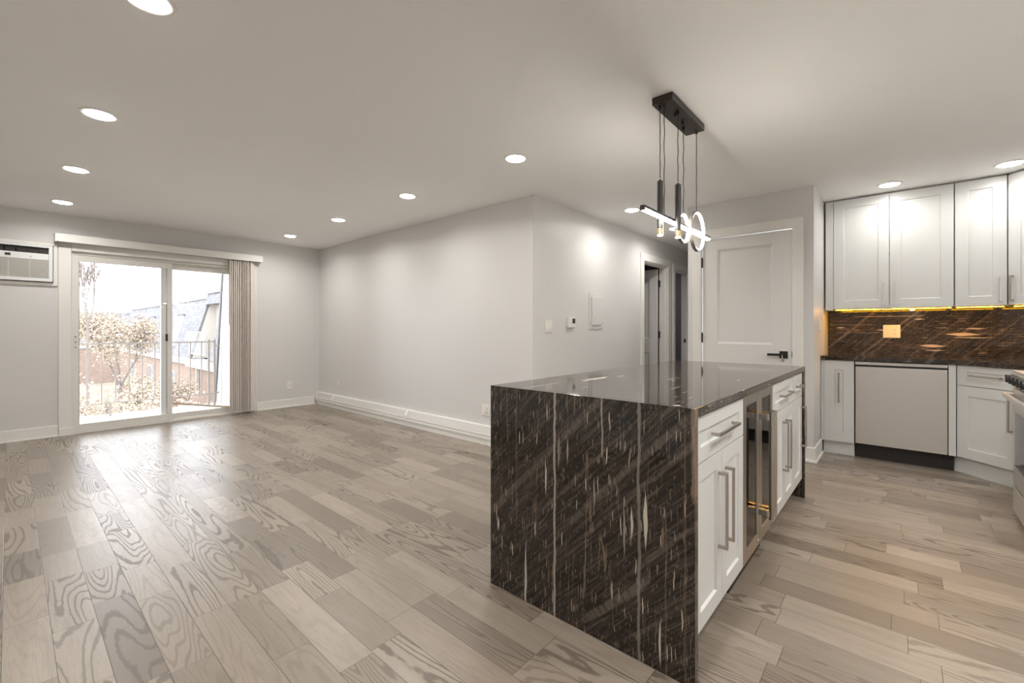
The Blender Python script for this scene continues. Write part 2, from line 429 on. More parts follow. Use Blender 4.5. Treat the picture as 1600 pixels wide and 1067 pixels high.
# ------------------------------------------------------------------ mesh helper
class MB:
    def __init__(self):
        self.bm = bmesh.new()
        self.smooth = False
    def box(self, x0, x1, y0, y1, z0, z1):
        if x0 > x1: x0, x1 = x1, x0
        if y0 > y1: y0, y1 = y1, y0
        if z0 > z1: z0, z1 = z1, z0
        v = [self.bm.verts.new(p) for p in ((x0, y0, z0), (x1, y0, z0), (x1, y1, z0), (x0, y1, z0), (x0, y0, z1), (x1, y0, z1), (x1, y1, z1), (x0, y1, z1))]
        for f in ((0, 3, 2, 1), (4, 5, 6, 7), (0, 1, 5, 4), (1, 2, 6, 5), (2, 3, 7, 6), (3, 0, 4, 7)):
            self.bm.faces.new([v[i] for i in f])
        return self
    def quad(self, *pts):
        self.bm.faces.new([self.bm.verts.new(p) for p in pts])
        return self
    def prism(self, poly, axis, a0, a1):
        """poly of 2-D points, extruded along axis (x: poly=(y,z); y: (x,z); z: (x,y))"""
        def P(p, a):
            return {'x': (a, p[0], p[1]), 'y': (p[0], a, p[1]), 'z': (p[0], p[1], a)}[axis]
        lo = [self.bm.verts.new(P(p, a0)) for p in poly]
        hi = [self.bm.verts.new(P(p, a1)) for p in poly]
        n = len(poly)
        fs = [self.bm.faces.new(lo), self.bm.faces.new(hi[::-1])]
        for i in range(n):
            fs.append(self.bm.faces.new((lo[i], hi[i], hi[(i + 1) % n], lo[(i + 1) % n])))
        bmesh.ops.recalc_face_normals(self.bm, faces=fs)
        return self
    def cyl(self, p0, p1, r0, r1=None, n=16, cap=True):
        r1 = r0 if r1 is None else r1
        p0, p1 = Vector(p0), Vector(p1)
        d = (p1 - p0).normalized()
        u = d.cross(Vector((0, 0, 1)))
        if u.length < 1e-4:
            u = Vector((1, 0, 0))
        u.normalize()
        w = d.cross(u)
        a = [self.bm.verts.new(p0 + (u * math.cos(2 * PI * i / n) + w * math.sin(2 * PI * i / n)) * r0) for i in range(n)]
        b = [self.bm.verts.new(p1 + (u * math.cos(2 * PI * i / n) + w * math.sin(2 * PI * i / n)) * r1) for i in range(n)]
        fs = [self.bm.faces.new((a[i], a[(i + 1) % n], b[(i + 1) % n], b[i])) for i in range(n)]
        if cap:
            fs.append(self.bm.faces.new(a[::-1]))
            fs.append(self.bm.faces.new(b))
        bmesh.ops.recalc_face_normals(self.bm, faces=fs)
        self.smooth = True
        return self
    def tube(self, pts, r, n=8):
        rings = []
        pts = [Vector(p) for p in pts]
        for i, p in enumerate(pts):
            d = (pts[min(i + 1, len(pts) - 1)] - pts[max(i - 1, 0)]).normalized()
            u = d.cross(Vector((0, 1, 0.01)))
            if u.length < 1e-3:
                u = d.cross(Vector((1, 0, 0)))
            u.normalize()
            w = d.cross(u)
            rings.append([self.bm.verts.new(p + (u * math.cos(2 * PI * k / n) + w * math.sin(2 * PI * k / n)) * r) for k in range(n)])
        fs = []
        for a, b in zip(rings, rings[1:]):
            fs += [self.bm.faces.new((a[i], a[(i + 1) % n], b[(i + 1) % n], b[i])) for i in range(n)]
        fs += [self.bm.faces.new(rings[0][::-1]), self.bm.faces.new(rings[-1])]
        bmesh.ops.recalc_face_normals(self.bm, faces=fs)
        self.smooth = True
        return self
    def annulus(self, c, r0, r1, z0, z1, n=48):
        """ring standing on a horizontal plane (axis z)"""
        prof = [(r0, z0), (r1, z0), (r1, z1), (r0, z1)]
        return self.lathe(c, 'z', prof, n, True)
    def lathe(self, c, axis, prof, n=48, closed=False):
        rings = []
        for i in range(n):
            t = 2 * PI * i / n
            ring = []
            for r, h in prof:
                a, b = r * math.cos(t), r * math.sin(t)
                q = {'z': (a, b, h), 'y': (a, h, b), 'x': (h, a, b)}[axis]
                ring.append(self.bm.verts.new((c[0] + q[0], c[1] + q[1], c[2] + q[2])))
            rings.append(ring)
        k = len(prof)
        fs = []
        for i in range(n):
            A, B = rings[i], rings[(i + 1) % n]
            for j in range(k if closed else k - 1):
                fs.append(self.bm.faces.new((A[j], A[(j + 1) % k], B[(j + 1) % k], B[j])))
        bmesh.ops.recalc_face_normals(self.bm, faces=fs)
        self.smooth = True
        return self
    def build(self, name, mat, parent=None, bevel=0.0, seg=2, loc=None):
        me = bpy.data.meshes.new(name)
        bmesh.ops.remove_doubles(self.bm, verts=self.bm.verts, dist=1e-6)
        self.bm.normal_update()
        self.bm.to_mesh(me)
        self.bm.free()
        o = bpy.data.objects.new(name, me)
        COL.objects.link(o)
        me.materials.append(mat)
        if self.smooth:
            me.shade_smooth()
            me.set_sharp_from_angle(angle=R(35))
        if parent is not None:
            o.parent = parent
        if loc:
            o.location = loc
        if bevel:
            b = o.modifiers.new('bevel', 'BEVEL')
            b.width = bevel
            b.segments = seg
            b.limit_method = 'ANGLE'
            b.angle_limit = R(40)
        return o

def tag(o, label, cat, group=None, kind=None):
    o['label'] = label
    o['category'] = cat
    if group: o['group'] = group
    if kind: o['kind'] = kind
    return o
def empty(name, loc, label, cat, group=None, rz=0.0, kind=None):
    o = bpy.data.objects.new(name, None)
    o.empty_display_size = 0.1
    COL.objects.link(o)
    o.location = loc
    o.rotation_euler = (0, 0, rz)
    return tag(o, label, cat, group, kind)
def struct(name, mb, mat, label, cat, bevel=0.0):
    return tag(mb.build(name, mat, None, bevel), label, cat, None, 'structure')
def copy_tree(o, parent=None):
    c = o.copy()
    COL.objects.link(c)
    if parent is not None:
        c.parent = parent
    for ch in [k for k in bpy.data.objects if k.parent == o]:
        copy_tree(ch, c)
    return c

H = 2.44
XW, YG, YH, XD, YE, XK, YR = 3.25, 6.93, 2.60, 4.67, 0.575, 5.70, -1.275
XL = -1.10          # left wall
XB = 8.3            # end of the hallway
YP = 1.665          # hallway side of the closet wall
YN = 8.0            # far side of the unlit rooms (X beyond the living wall)

# ------------------------------------------------------------------ setting
struct('floor', MB().box(XL - .1, XB + .1, YR - .1, YG + .22, -0.12, 0.0), M['floor'], 'grey brown oak plank floor across the living room and kitchen', 'floor')
struct('ceiling', MB().box(XL - .1, XB + .1, YR - .1, YG + .22, H, H + 0.12), M['ceiling'], 'plain pale painted ceiling with round recessed lights', 'ceiling')
w = MB()
w.box(XL, 0.46, YG, YG + .2, 0, H).box(2.24, XW + .1, YG, YG + .2, 0, H).box(0.46, 2.24, YG, YG + .2, 2.055, H)
struct('wall_back', w, M['wall'], 'pale wall holding the sliding balcony door and air conditioner', 'wall')
struct('wall_left', MB().box(XL - .1, XL, YR, YG + .2, 0, H), M['wall'], 'pale wall left of the living room outside the frame', 'wall')
struct('wall_front', MB().box(XL, XK + .1, YR - .1, YR, 0, H), M['wall'], 'pale wall behind the range, running behind the camera', 'wall')
struct('wall_right', MB().box(XW, XW + .1, YH + .1, YG, 0, H), M['wall'], 'long blank pale wall above the baseboard heater', 'wall')
w = MB()
w.box(XW, 5.637, YH, YH + .1, 0, H).box(5.637, 6.44, YH, YH + .1, 2.10, H).box(6.44, 6.724, YH, YH + .1, 0, H)
w.box(6.724, 7.32, YH, YH + .1, 2.09, H).box(7.32, XB, YH, YH + .1, 0, H)
struct('wall_hall', w, M['wall'], 'pale hallway wall with two doorways, thermostat and breaker panel', 'wall')
w = MB()
w.box(XD, XD + .1, YE, 0.733, 0, H).box(XD, XD + .1, 1.527, YP, 0, H).box(XD, XD + .1, 0.733, 1.527, 2.09, H)
w.box(XD + .1, XK, YE, YE + .1, 0, H).box(XD + .1, XB, YP - .1, YP, 0, H)
struct('wall_closet', w, M['wall'], 'pale wall block around the closed white panel door', 'wall')
struct('wall_kitchen', MB().box(XK, XK + .1, YR, YE + .1, 0, H), M['wall'], 'kitchen wall behind the cabinets and marble backsplash', 'wall')
struct('wall_end', MB().box(XB, XB + .1, YP - .1, YH + .1, 0, H), M['wall'], 'end wall of the hallway hidden behind the closet', 'wall')
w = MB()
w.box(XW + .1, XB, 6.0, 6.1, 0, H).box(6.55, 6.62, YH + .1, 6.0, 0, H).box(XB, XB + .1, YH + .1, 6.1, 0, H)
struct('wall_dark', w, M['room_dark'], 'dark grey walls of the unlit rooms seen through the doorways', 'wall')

def casing(name, axis, plane, a0, a1, top, face, label, wd=0.088, th=0.016, right=True, left=True):
    """flat door casing around an opening a0..a1 on a wall plane; face = outward sign"""
    mb = MB()
    def bx(u0, u1, z0, z1):
        p0, p1 = plane, plane + face * th
        if axis == 'x':
            mb.box(u0, u1, p0, p1, z0, z1)
        else:
            mb.box(p0, p1, u0, u1, z0, z1)
    if left: bx(a0 - wd, a0 - .004, 0.001, top)
    if right: bx(a1 + .004, a1 + wd, 0.001, top)
    bx(a0 - (wd if left else 0), a1 + (wd if right else 0), top, top + wd)
    return struct(name, mb, M['trim'], label, 'door trim', 0.003)
casing('trim_1', 'y', XD, 0.738, 1.525, 2.088, -1, 'white casing around the closed closet door', 0.09)
casing('trim_2', 'x', YH, 5.637, 6.44, 2.10, -1, 'white casing of the hallway doorway with the open white door', 0.10)
casing('trim_3', 'x', YH, 6.724, 7.32, 2.09, -1, 'white casing of the dark doorway at the hall end', 0.085)
# jamb linings
w = MB()
w.box(5.637, 5.652, YH + .001, YH + .115, 0, 2.085).box(6.425, 6.44, YH + .001, YH + .115, 0, 2.085).box(5.637, 6.44, YH + .001, YH + .115, 2.085, 2.0995)
w.box(5.652, 5.664, YH + .03, YH + .07, 0, 2.073).box(6.413, 6.425, YH + .03, YH + .07, 0, 2.073).box(5.652, 6.425, YH + .03, YH + .07, 2.073, 2.085)
struct('trim_4', w, M['trim'], 'white jamb lining inside the doorway with the open white door', 'door trim')
w = MB()
w.box(6.724, 6.739, YH + .001, YH + .115, 0, 2.075).box(7.305, 7.32, YH + .001, YH + .115, 0, 2.075).box(6.724, 7.32, YH + .001, YH + .115, 2.075, 2.0895)
w.box(7.293, 7.305, YH + .03, YH + .07, 0, 2.063).box(6.739, 7.305, YH + .03, YH + .07, 2.063, 2.075)
tr5 = struct('trim_5', w, M['trim'], 'white jamb lining inside the dark doorway', 'door trim')
MB().box(7.289, 7.293, YH + .036, YH + .064, 0.955, 1.015).build('strike_plate', M['black'], tr5)
# balcony door casing
w = MB()
w.box(0.357, 0.457, YG - .018, YG, 0.022, 2.075)
w.box(0.357, 0.478, YG - .026, YG, 0.001, 0.085)
struct('trim_6', w, M['trim'], 'white casing board left of the sliding balcony door', 'door trim', 0.002)
struct('trim_7', MB().box(2.243, 2.335, YG - .018, YG, 0.001, 2.075), M['trim'], 'white casing board behind the gathered vertical blind', 'door trim', 0.002)
struct('trim_8', MB().box(0.460, 2.240, YG - .018, YG + .02, 2.045, 2.13), M['trim'], 'white head casing under the blind valance', 'door trim', 0.002)

def baseboard(name, pts_boxes, label):
    mb = MB()
    for b in pts_boxes:
        mb.box(*b)
    return struct(name, mb, M['trim'], label, 'baseboard', 0.004)
baseboard('baseboard_back', [(XL, 0.355, YG - .014, YG, 0, 0.125), (XL, 0.355, YG - .027, YG - .0145, 0, 0.02)], 'white baseboard below the air conditioner')
baseboard('baseboard_corner', [(2.338, XW - .075, YG - .014, YG, 0, 0.125), (2.338, XW - .075, YG - .027, YG - .0145, 0, 0.02)], 'white baseboard between the blind and the room corner')
baseboard('baseboard_kitchen', [(XD - .014, XD, YE - .014, 0.645, 0, 0.135), (XD - .028, XD - .0145, YE - .028, 0.645, 0, 0.022),
                                (XD, 5.12, YE - .014, YE, 0, 0.135), (XD - .014, 5.12, YE - .028, YE - .0145, 0, 0.022)], 'white baseboard wrapping the wall corner beside the kitchen')
baseboard('baseboard_hall', [(XW + .002, 5.535, YH - .014, YH, 0, 0.135)], 'white baseboard along the hallway wall behind the island')

# ------------------------------------------------------------------ doors
def inset(mb, x0, x1, z0, z1, dep, slope, y0=0.0):
    a, b, c, d = (x0, y0, z0), (x1, y0, z0), (x1, y0, z1), (x0, y0, z1)
    s, t = slope, y0 + dep
    A, B, C_, D = (x0 + s, t, z0 + s), (x1 - s, t, z0 + s), (x1 - s, t, z1 - s), (x0 + s, t, z1 - s)
    mb.quad(a, b, B, A); mb.quad(b, c, C_, B); mb.quad(c, d, D, C_); mb.quad(d, a, A, D)
    mb.quad(A, B, C_, D)
def panelled(mb, w, z0, z1, panels, th, dep, slope, double=False):
    """door slab in x 0..w, y 0..th, with sunk panels [(x0,x1,za,zb)] in the front face"""
    xs = sorted({0.0, w} | {p[0] for p in panels} | {p[1] for p in panels})
    zs = sorted({z0, z1} | {p[2] for p in panels} | {p[3] for p in panels})
    for i in range(len(xs) - 1):
        for j in range(len(zs) - 1):
            if any(p[0] <= xs[i] and xs[i + 1] <= p[1] and p[2] <= zs[j] and zs[j + 1] <= p[3] for p in panels):
                continue
            mb.quad((xs[i], 0, zs[j]), (xs[i + 1], 0, zs[j]), (xs[i + 1], 0, zs[j + 1]), (xs[i], 0, zs[j + 1]))
            mb.quad((xs[i], th, zs[j]), (xs[i], th, zs[j + 1]), (xs[i + 1], th, zs[j + 1]), (xs[i + 1], th, zs[j]))
    for p in panels:
        inset(mb, *p, dep, slope)
        inset(mb, p[0], p[1], p[2], p[3], -dep, slope, th)
    mb.quad((0, 0, z0), (0, 0, z1), (0, th, z1), (0, th, z0))
    mb.quad((w, 0, z0), (w, th, z0), (w, th, z1), (w, 0, z1))
    mb.quad((0, 0, z0), (0, th, z0), (w, th, z0), (w, 0, z0))
    mb.quad((0, 0, z1), (w, 0, z1), (w, th, z1), (0, th, z1))
    bmesh.ops.remove_doubles(mb.bm, verts=mb.bm.verts, dist=1e-5)

# closed closet door: local x runs to the viewer's right (world -y)
d1 = empty('door_1', (XD + .006, 1.517, 0), 'closed white two panel door with black lever beyond the island', 'door', rz=R(-90), kind='structure')
mb = MB()
DW = 1.517 - 0.742
panelled(mb, DW, 0.012, 2.080, [(0.136, 0.629, 1.030, 1.968), (0.136, 0.629, 0.20, 0.83)], 0.036, 0.011, 0.022)
mb.build('door_leaf', M['door'], d1)
for z in (0.30, 1.092, 1.853):
    MB().cyl((-0.006, -0.005, z - .05), (-0.006, -0.005, z + .05), 0.0075, n=12).build('hinge', M['black'], d1)
hd = MB().box(0.680, 0.746, -0.011, 0.0, 0.910, 0.975).build('handle_plate', M['black'], d1, 0.002)
MB().cyl((0.713, -0.011, 0.943), (0.713, -0.05, 0.943), 0.011, n=14).box(0.590, 0.722, -0.060, -0.047, 0.932, 0.954).build('lever', M['black'], hd, 0.0015)
k_ = MB().cyl((0.713, -0.0605, 0.943), (0.713, -0.079, 0.943), 0.0045, n=8)
k_.cyl((0.713, -0.077, 0.940), (0.716, -0.077, 0.905), 0.0035, n=6)
k_.lathe((0.717, -0.077, 0.892), 'y', [(0.007, -.001), (0.013, -.001), (0.013, .001), (0.007, .001)], 16, True)
k_.build('key', M['chrome'], hd)
MB().box(DW + .001, DW + .0045, -0.004, 0.02, 0.92, 0.975).build('latch', M['black'], d1)

# open bedroom door, seen through the first hallway doorway; stands into the room at a right angle
d2 = empty('door_2', (6.405, YH + .125, 0), 'white door standing open inside the first hallway doorway', 'door', rz=R(90), kind='structure')
mb = MB()
panelled(mb, 0.74, 0.012, 2.065, [(0.12, 0.62, 1.030, 1.955), (0.12, 0.62, 0.20, 0.83)], 0.036, 0.011, 0.022)
mb.build('door_leaf', M['door'], d2)
for z in (0.30, 1.092, 1.853):
    hb = MB().box(-0.034, 0.0, 0.0, 0.003, z - .05, z + .05)
    hb.cyl((-0.004, -0.004, z - .05), (-0.004, -0.004, z + .05), 0.007, n=12)
    hb.build('hinge', M['black'], d2)

# ------------------------------------------------------------------ sliding balcony door
sd = empty('door_3', (0, YG, 0), 'sliding glass balcony door in a white frame', 'glass door', kind='structure')
fr = MB()
fr.box(0.46, 0.486, 0.02, 0.17, 0, 2.045).box(2.214, 2.24, 0.02, 0.17, 0, 2.045)
fr.box(0.486, 2.214, 0.02, 0.17, 2.012, 2.045)
fr.box(0.486, 2.214, 0.02, 0.17, 0.0, 0.022)
fr.box(0.486, 2.214, 0.068, 0.074, 0.022, 0.040).box(0.486, 2.214, 0.118, 0.124, 0.022, 0.04)
fr.build('door_frame', M['vinyl'], sd, 0.002)
MB().box(0.486, 2.214, 0.0695, 0.0725, 0.040, 0.043).build('track', M['alu'], sd)
def slider(name, x0, x1, y0, y1, z0, z1, st, bot, top):
    f = MB()
    f.box(x0, x0 + st, y0, y1, z0, z1).box(x1 - st, x1, y0, y1, z0, z1)
    f.box(x0 + st, x1 - st, y0, y1, z0, z0 + bot).box(x0 + st, x1 - st, y0, y1, z1 - top, z1)
    o = f.build(name, M['vinyl'], sd, 0.002)
    ym = (y0 + y1) / 2
    MB().box(x0 + st - .004, x1 - st + .004, ym - .004, ym + .004, z0 + bot - .004, z1 - top + .004).build('glass_pane', M['glass'], o)
    gk = MB()
    for (a, b, c, d) in ((x0 + st, x0 + st + .005, z0 + bot, z1 - top), (x1 - st - .005, x1 - st, z0 + bot, z1 - top)):
        gk.box(a, b, y0 + .004, ym - .0045, c, d)
    gk.build('gasket', M['grey'], o)
    return o
s1 = slider('sliding_panel', 0.468, 1.372, 0.030, 0.062, 0.025, 2.010, 0.052, 0.078, 0.070)
s2 = slider('fixed_panel', 1.265, 2.213, 0.080, 0.112, 0.025, 2.010, 0.052, 0.070, 0.070)
lk = MB().box(0.478, 0.505, 0.018, 0.030, 0.93, 1.13).build('lock_plate', M['vinyl'], s1, 0.002)
for z in (0.97, 1.03, 1.09):
    MB().cyl((0.4915, 0.018, z), (0.4915, 0.0155, z), 0.0065, n=10).build('screw', M['black'], lk)
MB().box(1.300, 1.322, 0.006, 0.030, 1.025, 1.115).build('latch', M['black'], s1, 0.003)
sb = MB().cyl((1.375, YG + .046, 0.232), (2.205, YG + .046, 0.060), 0.0135, n=14)
tag(sb.build('security_bar', M['wood']), 'pale wooden security bar slanting across the sliding door track', 'bar')

# valance and vertical blind
v = empty('blind_valance', (0, 0, 2.13), 'long white blind valance above the sliding glass door', 'valance')
MB().box(0.325, 2.385, YG - .115, YG - .105, -0.005, 0.082).box(0.325, 0.335, YG - .105, YG, -0.005, 0.082).box(2.375, 2.385, YG - .105, YG, -0.005, 0.082).build('front_board', M['trim'], v, 0.002)
MB().box(0.345, 2.365, YG - .085, YG - .045, -0.0065, 0.030).build('headrail', M['alu'], v)
bl = empty('vertical_blind', (2.16, YG - .065, 0), 'beige vertical blind gathered at the right of the glass door', 'blind')
random.seed(4)
for i in range(11):
    xx = -0.145 + i * 0.0255
    ang = R(34 + random.uniform(-8, 8))
    dx, dy = 0.0445 * math.cos(ang), 0.0445 * math.sin(ang)
    nx, ny = -math.sin(ang) * .006, math.cos(ang) * .006
    f = MB()
    pl = [(xx - dx, -dy), (xx + nx, ny), (xx + dx, dy), (xx + dx + .0008, dy + .0012), (xx + nx + .0008, ny + .0012), (xx - dx + .0008, -dy + .0012)]
    f.prism(pl, 'z', 0.030, 2.1215)
    f.build('vane', M['blind'], bl)
ch = MB()
for i in range(10):
    ch.cyl((-0.145 + i * .0255, -0.038, 0.045), (-0.1195 + i * .0255, -0.038, 0.045), 0.0025, n=6)
ch.build('bottom_chain', M['plastic'], bl)
MB().cyl((-0.185, -0.01, 2.1215), (-0.185, -0.01, 1.24), 0.0045, n=8).build('wand', M['grey'], bl)

# ------------------------------------------------------------------ air conditioner
ac = empty('air_conditioner', (0, YG, 1.645), 'white through-wall air conditioner left of the balcony door', 'air conditioner')
a0, a1 = -0.385, 0.348
f = MB()
f.box(a0, a1, -0.022, 0.0, 0, 0.030).box(a0, a1, -0.022, 0.0, 0.430, 0.457).box(a0, a0 + .03, -0.022, 0, 0.03, 0.43).box(a1 - .030, a1, -0.022, 0, 0.03, 0.43)
f.build('wall_trim', M['trim'], ac, 0.004)
MB().box(a0 + .031, a1 - .031, -0.012, -0.001, 0.031, 0.429).build('sleeve_gap', M['slot'], ac)
bz = MB()
b0, b1 = a0 + .037, a1 - .037
bz.box(b0, b1, -0.052, -0.0125, 0.040, 0.075).box(b0 + .03, b1 - .03, -0.052, -0.0125, 0.268, 0.335).box(b0, b1, -0.052, -0.0125, 0.402, 0.424)
bz.box(b0, b0 + .03, -0.052, -0.0125, 0.075, 0.402).box(b1 - .030, b1, -0.052, -0.0125, 0.075, 0.402)
bz.build('front_bezel', M['plastic_cool'], ac, 0.004)
MB().box(b0 + .03, b1 - .03, -0.022, -0.013, 0.336, 0.401).build('air_outlet', M['slot'], ac)
for i in range(7):
    xx = b0 + .08 + i * .08
    MB().box(xx, xx + .003, -0.046, -0.0225, 0.337, 0.400).build('louver', M['toe'], ac)
MB().box(b0 + .03, b1 - .03, -0.030, -0.013, 0.076, 0.267).build('intake_backing', M['grey'], ac)
gr = MB()
for i in range(15):
    z = 0.083 + i * 0.0127
    gr.box(b0 + .03, b1 - .03, -0.045, -0.0305, z, z + .0055)
for xx in (b0 + .20, b0 + .34, b0 + .49):
    gr.box(xx, xx + .004, -0.047, -0.0455, 0.076, 0.267)
gr.build('intake_grille', M['plastic'], ac)
MB().box(-0.03, 0.010, -0.054, -0.0522, 0.292, 0.318).build('display', M['lcd'], ac)
bt = MB()
for i in range(5):
    bt.cyl((0.030 + i * .018, -0.0522, 0.300), (0.030 + i * .018, -0.0545, 0.300), 0.004, n=10)
bt.build('buttons', M['plastic'], ac)
MB().cyl((0.150, -0.0522, 0.296), (0.150, -0.0535, 0.296), 0.006, n=12).build('emblem', M['grey'], ac)

# ------------------------------------------------------------------ baseboard heater along the living wall
ht = empty('baseboard_heater', (XW, 4.75, 0), 'long white baseboard heater along the blank living room wall', 'heater')
y0h, y1h = -2.12, 2.165
MB().prism([(-0.001, 0.0), (-0.056, 0.0), (-0.056, 0.048), (-0.001, 0.048)], 'y', y0h, y1h).build('base_board', M['trim'], ht)
M['grill'] = grille_mat('perforated_white_steel', (0.80, 0.78, 0.74), (0.12, 0.11, 0.10), 'y', 'z', 0.0095, 0.95)
M['heater'] = plain('white_heater_enamel', (0.81, 0.79, 0.75), 0.36, 0, 0.01, 5.0)
secs = [(y0h, -0.232), (-0.228, 1.634), (1.638, y1h)]
for i, (a, b) in enumerate(secs):
    cv = MB()
    cv.prism([(-0.001, 0.052), (-0.062, 0.052), (-0.062, 0.060), (-0.066, 0.062), (-0.066, 0.078), (-0.063, 0.080), (-0.063, 0.094), (-0.066, 0.096), (-0.066, 0.112), (-0.063, 0.114), (-0.062, 0.128), (-0.058, 0.128), (-0.055, 0.06), (-0.001, 0.06)], 'y', a, b)
    cv.prism([(-0.001, 0.190), (-0.030, 0.190), (-0.036, 0.182), (-0.032, 0.178), (-0.024, 0.186), (-0.001, 0.186)], 'y', a, b)
    c_ = cv.build('cover', M['heater'], ht)
    MB().prism([(-0.0345, 0.181), (-0.0605, 0.128), (-0.0585, 0.1275), (-0.0325, 0.1795)], 'y', a, b).build('perforated_grille', M['grill'], c_)
for yj in (-0.230, 1.636):
    MB().prism([(-0.001, 0.050), (-0.0665, 0.050), (-0.0675, 0.130), (-0.0365, 0.192), (-0.001, 0.194)], 'y', yj - .022, yj + .022).build('joint_strip', M['trim'], ht)
MB().prism([(-0.001, 0.050), (-0.0665, 0.050), (-0.0675, 0.130), (-0.0365, 0.192), (-0.001, 0.194)], 'y', y1h, y1h + .012).build('end_cap', M['trim'], ht)

# ------------------------------------------------------------------ wall plates (local x right, z up, y into the wall)
def plate(name, loc, rz, w, h, label, cat, kind, mat=None, group=None):
    t = empty(name, loc, label, cat, group, rz)
    m = mat or M['plastic']
    MB().box(-w / 2, w / 2, -0.006, -0.0005, -h / 2, h / 2).build('cover_plate', m, t, 0.002)
    def socket(x):
        s = MB().box(x - .0165, x + .0165, -0.0095, -0.006, -0.033, 0.033).build('receptacle', m, t, 0.001)
        sl = MB()
        for zz in (-0.018, 0.018):
            sl.box(x - .0075, x - .0055, -0.0102, -0.0096, zz - .005, zz + .006).box(x + .0045, x + .0065, -0.0102, -0.0096, zz - .005, zz + .005)
            sl.cyl((x, -0.0096, zz - .010), (x, -0.0102, zz - .010), 0.0025, n=8)
        sl.build('slots', M['slot'], s)
    def rocker(x):
        r = MB()
        r.prism([(-0.006, -0.033), (-0.013, -0.033), (-0.008, 0.033), (-0.006, 0.033)], 'x', x - .0165, x + .0165)
        r.build('rocker', m, t, 0.001)
    if kind == 'jack':
        MB().cyl((0, -0.006, 0), (0, -0.013, 0), 0.005, n=10).build('jack', M['grey'], t)
    elif kind == 'outlet':
        socket(0)
    elif kind == 'double_switch':
        rocker(-0.023); rocker(0.023)
    elif kind == 'switch_outlet':
        rocker(-0.023); socket(0.023)
    elif kind == 'switch':
        rocker(0)
    return t
plate('cable_outlet', (2.792, YG, 0.328), 0, 0.072, 0.115, 'small white wall jack between the blind and the corner', 'wall outlet', 'jack')
plate('wall_outlet', (XW, 6.307, 0.368), R(-90), 0.072, 0.105, 'white outlet low on the long wall near the far corner', 'wall outlet', 'outlet')
plate('wall_outlet', (XW, 3.215, 0.340), R(-90), 0.118, 0.115, 'white double outlet half hidden behind the island waterfall', 'wall outlet', 'switch_outlet')
plate('light_switch', (3.498, YH, 1.203), 0, 0.116, 0.118, 'white double rocker light switch left of the thermostat', 'light switch', 'double_switch')
plate('light_switch', (5.035, YE, 1.205), R(0), 0.072, 0.118, 'white switch on the short wall beside the backsplash', 'light switch', 'switch')
plate('wall_outlet', (XK - .021, 0.067, 1.155), R(-90), 0.128, 0.125, 'amber lit switch and outlet plate on the marble backsplash', 'wall outlet', 'switch_outlet', M['plastic'])

th = empty('thermostat', (3.888, YH, 1.244), 'small white thermostat with dark screen on the hallway wall', 'thermostat')
MB().box(-0.064, 0.064, -0.024, -0.0005, -0.052, 0.052).build('housing', M['plastic'], th, 0.004)
MB().box(-0.002, 0.050, -0.0255, -0.0242, -0.008, 0.044).build('screen', M['lcd'], th)
MB().box(0.000, 0.018, -0.0265, -0.0242, -0.032, -0.022).box(0.028, 0.046, -0.0265, -0.0242, -0.032, -0.022).build('buttons', M['plastic'], th)
bp = empty('breaker_panel', (4.392, YH, 1.38), 'flush white breaker panel door between thermostat and doorway', 'breaker panel')
MB().box(-0.146, 0.146, -0.008, -0.0005, -0.200, 0.200).build('cover_plate', M['wall'], bp, 0.002)
bd = MB().box(-0.105, 0.112, -0.018, -0.0082, -0.155, 0.158).build('panel_door', M['wall'], bp, 0.002)
MB().box(-0.095, -0.045, -0.023, -0.0182, -0.028, -0.005).build('latch', M['plastic'], bd)
MB().box(-0.10, 0.10, -0.0192, -0.0182, 0.050, 0.056).build('crease', M['wall'], bd)
for (x, z) in ((-0.128, 0.135), (0.13, 0.135), (-0.128, -0.135), (0.13, -0.135)):
    MB().cyl((x, -0.008, z), (x, -0.0105, z), 0.005, n=10).build('screw', M['grey'], bp)

# ------------------------------------------------------------------ recessed ceiling lights
def make_downlight(watts=LAMP_W):
    t = empty('ceiling_light', (0, 0, H), '', 'ceiling light', 'recessed ceiling lights')
    MB().lathe((0, 0, 0), 'z', [(0.068, -0.003), (0.075, -0.006), (0.086, -0.004), (0.088, -0.0005), (0.068, -0.0005)], 40, True).build('trim_ring', M['plastic'], t)
    MB().lathe((0, 0, 0), 'z', [(0.0675, -0.0008), (0.0675, -0.006), (0.060, -0.0095), (0.040, -0.0115), (0.0005, -0.012)], 40).build('lens', M['lens'], t)
    ld = bpy.data.lights.new('downlight', 'AREA')
    ld.shape = 'DISK'
    ld.spread = R(160)
    ld.size = 0.13
    ld.energy = watts
    ld.color = LAMP_COL
    lo = bpy.data.objects.new('lamp', ld)
    COL.objects.link(lo)
    lo.parent = t
    lo.location = (0, 0, -0.0135)
    return t
